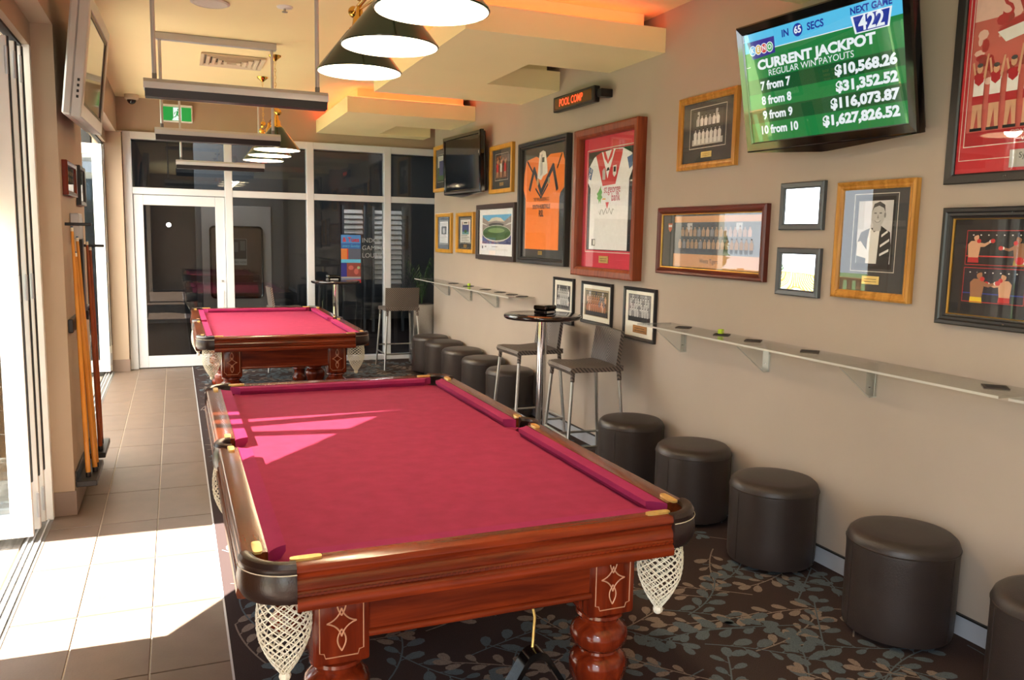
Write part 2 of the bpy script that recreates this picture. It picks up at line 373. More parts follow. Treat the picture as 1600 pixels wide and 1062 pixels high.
# left side: header beam, columns between the folding doors
struct(MB().box(-0.86, YN, 2.80, XL, YB, ZC).build('trim_1', M_wall2))
def column(name, y0, y1, z1=2.80, XL=XL):
    c = struct(MB().box(-0.84, y0, 0, XL, y1, z1).build(name, M_wall2))
    MB().bbox(-0.845, y0 - 0.009, 0.0, XL + 0.009, y0 - 0.0005, 0.145, 0.001).build('skirting_tile', M_skt, c)
    n = max(1, round((y1 - y0) / 0.6)); st = (y1 - y0) / n
    for i in range(n):
        MB().bbox(XL + 0.0005, y0 + i * st + 0.002, 0.0, XL + 0.009, y0 + (i + 1) * st - 0.002, 0.145, 0.001).build('skirting_tile', M_skt, c)
    return c
column('wall_left', 5.31, 6.62)
column('wall_left_far', 10.66, YB + 0.1, XL=-0.54)
column('wall_left_near', 0.6, 1.0)
column('wall_left_corner', YN, -2.6)
def track(n, y0, y1):
    t = struct(MB().box(-0.80, y0, -0.01, -0.70, y1, 0.002).build('trim_%d' % n, M_track))
    for dx in (-0.785, -0.757, -0.722):
        MB().box(dx - 0.004, y0, 0.002, dx + 0.004, y1, 0.008).build('rail', M_alug, t)
    hd = MB(); hd.box(-0.80, y0, 2.67, -0.70, y1, 2.80); hd.build('head_frame', M_wall2, t)
    MB().box(-0.775, y0, 2.655, -0.735, y1, 2.67).build('head_channel', M_rub, t)
    return t
track(2, 1.0, 5.31); track(3, 6.62, 10.66); track(4, -2.6, 0.6)
for n, yj in ((5, 5.25), (6, 6.62)):
    struct(MB().box(-0.80, yj, 0, -0.70, yj + (0.055 if n == 5 else 0.03), 2.67).build('trim_%d' % n, M_alu))
# folding door leaves, stacked open at right angles to the wall
dn = [10]
def leaf_door(x0, x1, y0, th=0.042, z0=0.03, z1=2.64, m=M_alu):
    d = thing('door_%d' % dn[0], None, None, (0, 0, 0)); dn[0] += 1; d['kind'] = 'structure'
    st = 0.105
    MB().bbox(x1 - st, y0, z0, x1, y0 + th, z1, 0.003).build('stile', m, d)
    MB().bbox(x0, y0, z0, x0 + st, y0 + th, z1, 0.003).build('stile', m, d)
    MB().bbox(x0 + st, y0, z0, x1 - st, y0 + th, z0 + 0.13, 0.003).build('rail', m, d)
    MB().bbox(x0 + st, y0, z1 - 0.11, x1 - st, y0 + th, z1, 0.003).build('rail', m, d)
    MB().box(x0 + st, y0 + th / 2 - 0.003, z0 + 0.13, x1 - st, y0 + th / 2 + 0.003, z1 - 0.11).build('pane', G_dark, d)
    MB().box(x1 + 0.0005, y0 + 0.008, z0 + 0.3, x1 + 0.007, y0 + th - 0.008, z1).build('gasket', M_rub, d)
    for zz in (0.1, 1.3, 2.45): MB().bbox(x1 - 0.01, y0 - 0.012, zz, x1 + 0.004, y0 - 0.0005, zz + 0.14, 0.003).build('hinge', M_alug, d)
    return d
leaf_door(-1.66, -0.752, 4.90); leaf_door(-1.64, -0.735, 5.02); leaf_door(-1.66, -0.725, 5.14)
leaf_door(-1.62, -0.735, 10.50); leaf_door(-1.62, -0.72, 10.57)

# ------------------------------------------------------------------ back glazing
win = thing('window_1', None, None); win['kind'] = 'structure'
def bar(nm, x0, z0, x1, z1, d=0.06, m=M_alu, par=win): m = M_aluf; return MB().bbox(x0, YB - d, z0, x1, YB + d, z1, 0.004).build(nm, m, par)
bar('top_rail', -0.53, 2.745, 3.62, 2.83); bar('transom', -0.53, 2.105, 3.62, 2.185)
bar('sill_rail', 0.67, 0.0, 3.62, 0.07)
for x in (-0.49, 0.635, 1.625, 2.63, 3.585): bar('mullion', x - 0.045, 0.0, x + 0.045, 2.83, 0.065)
xs = (-0.445, 0.59, 1.58, 2.585, 3.54); x2 = (0.68, 1.67, 2.675)
spans = [(-0.445, 0.59), (0.68, 1.58), (1.67, 2.585), (2.675, 3.54)]
for (a, b) in spans: MB().box(a, YB - 0.004, 2.185, b, YB + 0.004, 2.745).build('pane', G_dark, win)
for (a, b) in spans[1:]: MB().box(a, YB - 0.004, 0.07, b, YB + 0.004, 2.105).build('pane', G_dark, win)
text('INDOOR', 0.085, mat('frosted_lettering', (150, 155, 158), 0.6, noise=0.05), win, 2.295, YB - 0.0065, 1.60, 'LEFT', name='lettering')
text('GAMING', 0.085, MAT['frosted_lettering'], win, 2.295, YB - 0.0065, 1.50, 'LEFT', name='lettering')
text('LOUNGE', 0.085, MAT['frosted_lettering'], win, 2.295, YB - 0.0065, 1.40, 'LEFT', name='lettering')
dr = thing('door_1', None, None); dr['kind'] = 'structure'
def dbar(nm, x0, z0, x1, z1): return MB().bbox(x0, YB - 0.035, z0, x1, YB + 0.03, z1, 0.004).build(nm, M_aluf, dr)
dbar('stile', -0.44, 0.01, -0.335, 2.10); dbar('stile', 0.475, 0.01, 0.585, 2.10)
dbar('rail', -0.335, 0.01, 0.475, 0.15); dbar('rail', -0.335, 1.98, 0.475, 2.10)
MB().box(-0.335, YB - 0.004, 0.15, 0.475, YB + 0.004, 1.98).build('pane', G_dark, dr)
MB().tube([(0.545, YB - 0.036, 0.73), (0.545, YB - 0.075, 0.75), (0.545, YB - 0.08, 0.84), (0.545, YB - 0.075, 0.93), (0.545, YB - 0.036, 0.95)], 0.011, 8).build('handle', M_alu, dr, 40)
MB().lathe([(0.012, 0), (0.012, 0.02)], 12).build('lock', M_steel, dr, 30, (0.54, YB - 0.05, 1.06))

# ------------------------------------------------------------------ hanging ceiling soffits with red coves
M_led = mat('red_led_strip', (255, 86, 46), 0.5, emit=9.0, noise=0.01)
def soffit(n, y0, y1, ny0, ny1, x0=1.69):
    g = thing('ceiling_soffit_%d' % n, None, None); g['kind'] = 'structure'
    poly = [(x0, y0), (XR - 0.001, y0), (XR - 0.001, ny0), (2.45, ny0), (2.45, ny1), (XR - 0.001, ny1), (XR - 0.001, y1), (x0, y1)]
    MB().prism(poly, 2.95, 3.11).build('slab', M_soff, g)
    i = 0.13
    poly2 = [(x0 + i, y0 + i), (XR - 0.1, y0 + i), (XR - 0.1, ny0 - 0.06), (2.39, ny0 - 0.06), (2.39, ny1 + 0.06), (XR - 0.1, ny1 + 0.06), (XR - 0.1, y1 - i), (x0 + i, y1 - i)]
    MB().prism(poly2, 3.1105, ZC - 0.0005).build('upstand', M_soff, g)
    MB().box(x0 + 0.05, y0 + 0.05, 3.1105, XR - 0.12, y0 + 0.075, 3.12).build('led_strip', M_led, g)
    MB().box(x0 + 0.05, y0 + 0.09, 3.1105, x0 + 0.075, y1 - 0.09, 3.12).build('led_strip', M_led, g)
    MB().box(x0 + 0.05, y1 - 0.075, 3.1105, XR - 0.12, y1 - 0.05, 3.12).build('led_strip', M_led, g)
    return g
soffit(1, 1.13, 3.63, 1.9, 2.8); soffit(2, 4.94, 7.45, 5.72, 6.60); soffit(3, 8.76, YB - 0.03, 9.64, 10.5, 1.71)

# ------------------------------------------------------------------ beyond the glass: the dark gaming lounge
M_lw = mat('lounge_wall', (92, 95, 98), 0.7, noise=0.06, nscale=2)
M_lp = mat('lounge_panel', (176, 170, 166), 0.5, noise=0.05, nscale=3)
struct(MB().box(-1.7, YB + 0.07, -0.05, 5.6, 16.2, 0.0).build('floor_lounge', M_carpet))
struct(MB().box(-1.7, YB + 0.13, ZC, 5.6, 16.2, ZC + 0.1).build('ceiling_lounge', M_lw))
struct(MB().box(-1.7, 16.1, 0, 5.6, 16.2, ZC).build('wall_lounge_back', M_lw))
struct(MB().box(-1.8, YB + 0.13, 0, -1.7, 16.2, ZC).build('wall_lounge_left', M_lw))
struct(MB().box(5.6, YB + 0.13, 0, 5.7, 16.2, ZC).build('wall_lounge_right', M_lw))
struct(MB().box(-1.7, YB + 0.02, 0, -0.86, YB + 0.13, ZC).build('wall_lounge_front', M_lw))
struct(MB().box(3.76, YB - 0.05, 0, 5.6, YB + 0.1, ZC).build('wall_lounge_return', M_lw))
pt = struct(MB().box(0.28, 12.6, 0, 1.5, 12.7, ZC).build('wall_partition', M_lw))
MB().bbox(0.36, 12.575, 0.05, 1.32, 12.599, 2.05, 0.004).build('panel', M_lp, pt)
nb = thing('notice_board', 'brown notice board with rounded black frame behind the glass doors', 'notice board', (0.83, 12.57, 0.73))
def rrect(W, H, r, n=4):
    p = []
    for cx, cz, a in ((W / 2 - r, r, -PI / 2), (W / 2 - r, H - r, 0), (-W / 2 + r, H - r, PI / 2), (-W / 2 + r, r, PI)): p += arc(cx, cz, r, a, a + PI / 2, n)
    return p
MB().prism(rrect(0.71, 1.02, 0.05), -0.022, 0, axis=1).build('backing', mat('board_brown', (74, 54, 44), 0.3, noise=0.1), nb)
rp = rrect(0.71, 1.02, 0.05); MB().tube([(p[0], -0.028, p[1]) for p in rp], 0.016, 6, closed=True).build('frame', M_gloss, nb, 40)
flat('poster', nb, [(P('pgrey', (150, 150, 148)), rect(-0.07, 0.47, 0.14, 0.85)), (P('pblack', (20, 20, 20)), rect(-0.065, 0.56, 0.135, 0.845)),
     (P('pgrey2', (90, 90, 90)), rect(-0.05, 0.66, 0.02, 0.80)), (P('pgrey2', (90, 90, 90)), rect(0.05, 0.68, 0.12, 0.82))], -0.024)
text('23RD NOV', 0.045, P('pblack', (20, 20, 20)), nb, 0.035, -0.0255, 0.51, sx=0.9, name='lettering')
# posters fixed to the glass
po = thing('food_poster', 'tall blue and red food promotion poster stuck to the back glazing', 'poster', (2.15, YB - 0.008, 1.04))
flat('sheet', po, [(P('pblue', (46, 96, 170)), rect(-0.13, 0, 0.13, 0.63)), (P('psky', (70, 130, 200)), rect(-0.13, 0.52, 0.13, 0.63)),
   (P('pslate', (84, 92, 112)), rect(-0.035, 0.31, 0.13, 0.45)), (P('porange', (200, 120, 60)), rect(-0.13, 0.31, -0.05, 0.45)), (P('pred', (190, 50, 48)), rect(-0.05, 0.31, -0.035, 0.45)),
   (P('pcyan', (86, 176, 214)), rect(-0.13, 0.265, 0.13, 0.31)), (P('pnavy', (36, 40, 128)), rect(-0.13, 0.08, -0.055, 0.265)),
   (P('pmeat', (128, 62, 56)), rect(-0.055, 0.08, 0.13, 0.265)), (P('pmeat2', (176, 92, 84)), ell(0.0, 0.2, 0.035, 0.03)), (P('pmeat2', (176, 92, 84)), ell(0.07, 0.15, 0.03, 0.04)), (P('plime', (140, 168, 128)), ell(0.1, 0.2, 0.02, 0.02)),
   (P('pgrey', (150, 150, 148)), rect(-0.13, 0.055, 0.13, 0.08)), (P('pred', (190, 50, 48)), rect(-0.055, 0, 0.13, 0.045))], -0.001)
text('& Tues', 0.085, P('pred', (190, 50, 48)), po, 0.0, -0.0025, 0.565, sx=0.9, bold=0.002)
text('every Sunday', 0.05, P('pcyan', (86, 176, 214)), po, 0.0, -0.0025, 0.485, sx=0.85, shear=0.3)
# louvred shutters of the lounge window
M_slat = mat('white_louvre', (224, 218, 212), 0.4, noise=0.03)
for i, (xa, xb, za, zb) in enumerate(((2.66, 2.98, 1.72, 2.06), (3.18, 3.66, 0.85, 2.06))):
    sh = thing('louvre_shutter', ('small white louvre blind at the top, left of the lettering on the glass', 'tall white louvre blind standing beyond the right glazing bay')[i], 'shutter', (0, 14.0, 0))
    z = zb
    while z > za:
        MB().prism([(-0.03, z - 0.03), (-0.005, z - 0.045), (0.03, z + 0.02), (0.02, z + 0.03)], xa, xb, axis=0).build('slat', M_slat, sh); z -= 0.085
    MB().box(xa - 0.04, -0.04, 0.001, xa - 0.005, 0.04, zb + 0.1).build('side_frame', M_lw, sh)
    MB().box(xb + 0.005, -0.04, 0.001, xb + 0.04, 0.04, zb + 0.1).build('side_frame', M_lw, sh)
def lamp(name, loc, W, col, r):
    d = bpy.data.lights.new(name, 'POINT'); d.energy = W; d.color = col; d.shadow_soft_size = r
    o = bpy.data.objects.new(name, d); COL.objects.link(o); o.location = loc; return o
lamp('lounge_fill', (3.0, 13.0, 2.9), 42, (0.95, 0.97, 1), 0.1); lamp('lounge_fill', (0.3, 11.9, 3.0), 30, (0.95, 0.97, 1), 0.1)  # added fill lights without fittings, brighten the lounge behind the glass

# ------------------------------------------------------------------ outside on the left
gr = struct(MB().box(-40, -30, -0.6, -4.4, 50, -0.5).build('ground_lawn', mat('lawn', (92, 122, 58), 0.95, noise=0.25, nscale=3)))
dk = struct(MB().box(-4.4, -5, -0.2, -0.80, 12.5, -0.05).build('floor_deck', mat('deck_joists', (60, 56, 52), 0.9, noise=0.1)))
yb_ = -4.9; k = 0
dm = MB().bbox(-1.75, -0.066, -0.012, 1.75, 0.066, 0.012, 0.003).build('deck_board', W_deck, dk, None, (-2.57, 0, -0.037)).data
first = dk.children[0]; i = 0
for y in [(-4.8 + j * 0.14) for j in range(123)]:
    o = first if i == 0 else first.copy()
    if i: COL.objects.link(o); o.parent = dk
    o.location = (-2.57, y, -0.037); i += 1
fe = thing('slat_fence', 'cedar slat balustrade along the outer edge of the deck', 'fence', (-4.3, 9.0, -0.05))
sl = MB().bbox(-0.02, -0.045, 0.12, 0.02, 0.045, 1.12, 0.004).build('slat', W_slat, fe)
for j in range(110):
    o = sl if j == 0 else sl.copy()
    if j: COL.objects.link(o); o.parent = fe
    o.location = (0, -11.6 + j * 0.2, 0)
MB().bbox(-0.04, -12, 1.121, 0.04, 10.6, 1.17, 0.004).build('top_rail', W_slat, fe); MB().bbox(-0.03, -12, 0.05, 0.03, 10.6, 0.119, 0.004).build('bottom_rail', W_slat, fe)
for yy in (-12, -6.5, -1.1, 4.5, 10.5): MB().bbox(-0.05, yy - 0.05, 0, 0.05, yy + 0.05, 1.2, 0.004).build('post', W_slat, fe)
M_fol = mat('tree_foliage', (74, 104, 48), 0.7, noise=0.35, nscale=4); M_bark = mat('tree_bark', (96, 80, 64), 0.9, noise=0.2, nscale=12)
rt = random.Random(5)
for lab, tx, ty, th in (('broad green tree on the lawn opposite the near doorway', -11, 6.5, 4.2), ('tall green tree on the lawn past the deck end', -14, 13, 5.2), ('rounded green tree far along the lawn', -14, 30, 4.6), ('small green tree close behind the deck balustrade', -8, 20.6, 3.0)):
    t_ = thing('garden_tree', lab, 'tree', (tx, ty, -0.5), 0, 'trees on the lawn')
    MB().tube([(0, 0, 0), (0.06, 0.03, th * 0.3), (0.0, 0.1, th * 0.62)], [0.16, 0.12, 0.05], 10).build('trunk', M_bark, t_, 60)
    mb = MB()
    for k in range(1500):
        a_, b_2 = rt.uniform(0, 2 * PI), rt.uniform(-1, 1); r_ = rt.random() ** 0.4 * th * 0.36; q_ = math.sqrt(1 - b_2 * b_2)
        c_ = Vector((r_ * q_ * math.cos(a_), r_ * q_ * math.sin(a_), th * 0.66 + r_ * b_2 * 0.9)); u_ = Vector((rt.gauss(0, 1), rt.gauss(0, 1), rt.gauss(0, 1))).normalized(); w_ = u_.orthogonal().normalized()
        s_ = th * 0.045; mb.add([c_ - u_ * s_, c_ + w_ * s_ * 0.5, c_ + u_ * s_, c_ - w_ * s_ * 0.5], [(0, 1, 2, 3)])
    tag(mb.build('foliage', M_fol, t_), kind='stuff')
sc_ = thing('privacy_screen', 'dark grey screen wall standing on the deck past the folded doors', 'screen', (-1.9, 6.75, -0.025))
for j in range(12): MB().bbox(-0.95, -0.02, 0.05 + j * 0.175, 0.95, 0.02, 0.215 + j * 0.175, 0.004).build('board', mat('charcoal_board', (70, 71, 74), 0.7, noise=0.08), sc_)
for xx in (-0.97, 0.97): MB().bbox(xx - 0.03, -0.03, 0, xx + 0.03, 0.03, 2.2, 0.004).build('post', MAT['charcoal_board'], sc_)
# added unseen objects that shape the sun patches through the near opening
M_blocker = mat('blocker_canvas', (96, 92, 86), 0.9, noise=0.08, nscale=20)
def opening(y, z, x=-0.95): return (y, z + (-0.75 - x) * SUN_T)
def blind(label, poly, x=-0.95):  # added unseen canvas sheet, outline shaped to cut the sun patch
    b = thing('sun_blocker', label, 'sun blocker', (x, 0, 0))
    MB().prism([opening(*p, x) for p in poly], -0.003, 0.003, axis=0).build('canvas', M_blocker, b)
    q = [opening(*p, x) for p in poly]; MB().tube([(0, p[0], p[1]) for p in q], 0.008, 6, closed=True).build('hem', M_alug, b, 40); return b
blind('added grey canvas sun blocker with slanted hem, unseen outside the near doorway', [(3.55, 0.64), (4.97, 1.72), (4.97, 2.95), (4.12, 2.95), (4.10, 1.62), (3.55, 1.60)])
ub = blind('added grey canvas sun blocker with slanted hem, higher one, unseen outside the near doorway', [(0.7, 0.80), (2.2, 0.98), (3.1, 1.67), (4.09, 2.46), (4.09, 3.0), (0.7, 3.0)], -0.88)
for pts, r in ((((3.81, 1.6), (3.70, 2.3)), 0.045), (((3.96, 1.6), (4.06, 2.6)), 0.05)):  # added bars that throw the dark strips across the table's sun patch
    q = [opening(*p, -0.88) for p in pts]; MB().tube([(0, q[0][0], q[0][1]), (0, q[1][0], q[1][1])], r, 12).build('shadow_bar', M_steel, ub, 40)
cp = [opening(*p, -0.88) for p in ((2.9, 1.45), (4.13, 1.45), (4.13, 2.6), (2.9, 2.6))]
MB().add([(0.012, p[0], p[1]) for p in cp], [(0, 1, 2, 3)]).build('sun_dimmer', glass('sun_dimmer_tint', (0.30, 0.27, 0.25), 1.3), ub)  # added tinted sheet that weakens the sun reaching the table
vr = struct(MB().add([(-4.3, 4.96, 2.90), (-0.87, 4.96, 2.90), (-0.87, 12.5, 2.90), (-4.3, 12.5, 2.90)], [(0, 1, 2, 3)]).build('ceiling_sun_blocker', opal('opal_diffuser_sheet', (246, 244, 238))))  # added unseen roof sheet: stops direct sun at the far doorway, passes soft light
for yy in (4.99, 6.9, 8.8, 10.6, 12.4): MB().bbox(-4.3, yy - 0.025, 2.83, -0.87, yy + 0.025, 2.899, 0.004).build('rafter', M_alug, vr)
for yy in (4.99, 8.8, 12.4): MB().bbox(-4.2, yy - 0.05, -0.05, -4.1, yy + 0.05, 2.829, 0.004).build('post', M_alug, vr)
struct(MB().box(-1.7, YB - 0.06, -0.05, -0.87, YB + 0.01, 2.82).build('wall_outside', mat('charcoal_render', (40, 41, 43), 0.8, noise=0.06, nscale=3)))
lc = thing('sun_blocker_box', 'added timber box blocking the sun, unseen outside the near doorway', 'cabinet', (-1.10, 2.55, -0.025))  # added box, out of view, that keeps low sun off the near floor
MB().bbox(-0.14, -1.0, 0, 0.1, 1.01, 1.93, 0.006).build('body', W_slat, lc); MB().bbox(-0.18, -1.03, 1.9305, 0.12, 1.01, 1.97, 0.006).build('top', W_slat, lc)
# ------------------------------------------------------------------ pool tables
A, B = 0.705, 1.365; ZR = 0.83; CUT = 0.13; MID = 0.075
def net_mesh(r_top, depth, sq=1.0):
    mb = MB(); N = 15; turns = 0.9; L = 14
    def rad(t): return r_top * (1.0 + 0.18 * math.sin(PI * min(1, t * 1.5))) * (1 if t < 0.55 else max(0.16, 1 - ((t - 0.55) / 0.45) ** 1.7 * 0.86))
    for d in (1, -1):
        for k in range(N):
            pts = []
            for i in range(L + 1):
                t = i / L; a = 2 * PI * k / N + d * turns * 2 * PI * t * 0.8; r = rad(t)
                pts.append((r * math.cos(a), r * math.sin(a), -depth * t))
            mb.tube(pts, 0.0021, 4, cap=False)
    for z, r in ((0, r_top), (-depth * 0.02, r_top)): mb.tube([(p[0], p[1], z) for p in arc(0, 0, r, 0, 2 * PI, 16)[:-1]], 0.003, 4, closed=True)
    mb.sphere((0, 0, -depth - 0.008), 0.017, 8, 6)
    return mb
def pool_table(label, loc):
    T = thing('pool_table', label, 'pool table', loc, 0, 'pool tables')
    # slate bed with pocket bites
    x, y = A - 0.062, B - 0.062; R = 0.062
    out = []
    def bite(cx, cy, a0, a1, r): out.extend(arc(cx, cy, r, a0, a1, 6))
    out += [(-x, -y + 0.10)]; bite(-x + 0.012, -y + 0.012, PI / 2, 0, 0.075); out += []
    bite(x - 0.012, -y + 0.012, PI, PI / 2, 0.075)
    bite(x + 0.03, 0, -PI / 2 - 0.4, -3 * PI / 2 + 0.4, 0.062)
    bite(x - 0.012, y - 0.012, -PI / 2, -PI, 0.075)
    bite(-x + 0.012, y - 0.012, 0, -PI / 2, 0.075)
    bite(-x - 0.03, 0, PI / 2 - 0.4, -PI / 2 + 0.4, 0.062)
    out = out[1:]
    MB().prism(out, 0.735, 0.787).build('bed', M_cloth, T)
    # cushions
    wi = 0.052
    def cushion(L0, L1, side, e0, e1):
        # local run along t from L0 to L1, depth s from 0 (rail) to wi (nose)
        pts = []
        def end(tc, sgn, ang):
            r = [(tc, 0.0)]
            for i in range(6):
                u = i / 5; r.append((tc + sgn * (ang * (0.35 * u + 0.65 * math.sin(u * PI / 2))), wi * (1 - math.cos(u * PI / 2)) if False else wi * u ** 1.3))
            return r
        p0 = end(L0, 1, e0); p1 = end(L1, -1, e1)
        poly = p0 + p1[::-1]
        mb = MB(); n = len(poly)
        lev = [(0.827, 0.0, 1.0), (0.824, 1.0, 1.0), (0.808, 1.0, 1.0), (0.7875, 0.0, 0.72)]
        vs = []
        for (z, _, sc) in lev:
            for (t, s_) in poly:
                q = s_ * sc; zz = z
                if side == 'L': vs.append((-A + 0.072 + q, t, zz))
                elif side == 'R': vs.append((A - 0.072 - q, t, zz))
                elif side == 'F': vs.append((t, -B + 0.072 + q, zz))
                else: vs.append((t, B - 0.072 - q, zz))
        fs = [tuple(range(n)), tuple(range(3 * n, 4 * n))]
        for l in range(3): fs += [(l * n + i, l * n + (i + 1) % n, (l + 1) * n + (i + 1) % n, (l + 1) * n + i) for i in range(n)]
        mb.add(vs, fs); return mb.build('cushion', M_cush, T, 35)
    ex, ey, em = 0.125, 0.125, 0.06
    cushion(-A + ex, A - ex, 'F', 0.05, 0.05); cushion(-A + ex, A - ex, 'B', 0.05, 0.05)
    for sd in 'LR':
        cushion(-B + ey, -em, sd, 0.05, 0.035); cushion(em, B - ey, sd, 0.035, 0.05)
    # moulded rails
    prof = [(-0.072, 0.83), (-0.010, 0.832), (-0.003, 0.829), (0.0, 0.823), (0.0, 0.812), (-0.006, 0.806), (-0.010, 0.798), (-0.010, 0.792),
            (-0.004, 0.788), (0.002, 0.778), (0.003, 0.766), (0.0, 0.760), (0.004, 0.756), (0.004, 0.748), (0.0, 0.745), (0.010, 0.737), (0.013, 0.724), (0.010, 0.710), (0.0, 0.706), (-0.045, 0.706), (-0.072, 0.735)]
    def rail(x0, y0, x1, y1, nx, ny, m):
        r = MB().sweep([(x0, y0, nx, ny), (x1, y1, nx, ny)], prof).build('rail', m, T, 30)
        n = int(math.hypot(x1 - x0, y1 - y0) / 0.016); bd = MB()
        for i in range(n):
            t = (i + 0.5) / n; cx, cy = x0 + (x1 - x0) * t, y0 + (y1 - y0) * t
            hx, hy = (0.005, 0.0025) if ny else (0.0025, 0.005)
            px, py = cx + nx * 0.0045, cy + ny * 0.0045
            bd.box(px - hx, py - hy, 0.7485, px + hx, py + hy, 0.7555)
        bd.build('rope_moulding', m, r)
        return r
    rail(-A + CUT, -B, A - CUT, -B, 0, -1, W_x); rail(A - CUT, B, -A + CUT, B, 0, 1, W_x)
    for s in (-1, 1):
        for (ya, yb) in ((-B + CUT, -MID), (MID, B - CUT)):
            if s < 0: rail(-A, yb, -A, ya, -1, 0, W_y)
            else: rail(A, ya, A, yb, 1, 0, W_y)
    # pockets
    lp = [(-0.032, 0.826), (-0.028, 0.836), (-0.014, 0.842), (0.0, 0.838), (0.007, 0.826), (0.003, 0.815), (0.008, 0.80), (0.012, 0.775), (0.010, 0.748), (0.0, 0.728), (-0.014, 0.722), (-0.016, 0.735), (-0.004, 0.77), (-0.014, 0.81)]
    for sx in (-1, 1):
        for sy in (-1, 1):
            path = []
            for i in range(11):
                a = i / 10 * PI / 2; nx, ny = math.cos(a), math.sin(a)
                path.append((sx * (A - CUT + CUT * nx), sy * (B - CUT + CUT * ny), sx * nx, sy * ny))
            pk = MB().sweep(path, lp).build('pocket', M_pleather, T, 40)
            st = MB().tube([(p[0] + p[2] * 0.0095, p[1] + p[3] * 0.0095, 0.811) for p in path], 0.0016, 4); st.build('stitching', M_stitch, pk)
            MB().prism([(sx * (A - 0.16), sy * (B - 0.05)), (sx * (A - 0.05), sy * (B - 0.05)), (sx * (A - 0.05), sy * (B - 0.16)), (sx * (A - 0.10), sy * (B - 0.16)), (sx * (A - 0.16), sy * (B - 0.10))], 0.70, 0.704).build('pocket_lining', M_cush, pk) if False else None
            n = net_mesh(0.063, 0.245).build('net', M_net, pk, None, (sx * (A - 0.108), sy * (B - 0.10), 0.735))
            for (px, py, lx, ly) in ((A - CUT - 0.03, B - 0.045, 0.042, 0.013), (A - 0.045, B - CUT - 0.03, 0.013, 0.042)):
                c = []
                for i in range(16):
                    a = 2 * PI * i / 16; ca, sa = math.cos(a), math.sin(a)
                    c.append((sx * (px + lx * math.copysign(abs(ca) ** 0.5, ca)), sy * (py + ly * math.copysign(abs(sa) ** 0.5, sa))))
                MB().prism(c, 0.8305, 0.8375).build('brass_plate', M_brassd, T, 30)
    for sx in (-1, 1):
        path = []
        for i in range(13):
            a = -PI / 2 + PI * i / 12; nx, ny = math.cos(a), math.sin(a)
            path.append((sx * (A - 0.052 + 0.062 * nx), 0.072 * ny, sx * nx, ny))
        pk = MB().sweep(path, [(o, z) for (o, z) in lp]).build('pocket', M_pleather, T, 40)
        net_mesh(0.05, 0.22).build('net', M_net, pk, None, (sx * (A - 0.035), 0, 0.735))
        for sy in (-1, 1):
            c = []
            for i in range(16):
                a = 2 * PI * i / 16; ca, sa = math.cos(a), math.sin(a)
                c.append((sx * (A - 0.045) + 0.013 * math.copysign(abs(ca) ** 0.5, ca), sy * (MID + 0.03) + 0.034 * math.copysign(abs(sa) ** 0.5, sa)))
            MB().prism(c, 0.8305, 0.8375).build('brass_plate', M_brassd, T, 30)
    # cabinet panels
    px, py = 0.52, B - 0.15
    for s in (-1, 1):
        MB().bbox(-px + 0.16, s * py - 0.02, 0.54, px - 0.16, s * py + 0.02, 0.735, 0.004).build('apron_panel', W_x, T)
        MB().tube([(-px + 0.16, s * (py + 0.021), 0.552), (px - 0.16, s * (py + 0.021), 0.552)], 0.012, 8).build('bead', W_x, T, 50)
        for (ya, yb) in ((-py + 0.14, -0.09), (0.09, py - 0.14)):
            MB().bbox(s * (px - 0.02) - 0.02, ya, 0.565, s * (px - 0.02) + 0.02, yb, 0.735, 0.004).build('apron_panel', W_y, T)
    MB().box(-px + 0.05, -py + 0.05, 0.70, px - 0.05, py - 0.05, 0.734).build('frame_deck', W_x, T)
    # legs: square carved block over turned baluster
    tp = [(0.062, 0.47), (0.078, 0.465), (0.08, 0.455), (0.066, 0.445), (0.064, 0.432), (0.074, 0.424), (0.092, 0.408), (0.098, 0.385), (0.093, 0.36), (0.078, 0.342), (0.064, 0.334), (0.066, 0.326), (0.082, 0.318), (0.094, 0.302), (0.098, 0.28),
          (0.095, 0.25), (0.085, 0.215), (0.073, 0.185), (0.067, 0.165), (0.076, 0.155), (0.078, 0.14), (0.064, 0.13), (0.058, 0.10), (0.062, 0.07), (0.078, 0.05), (0.082, 0.03), (0.075, 0.006), (0.06, 0.0045)]
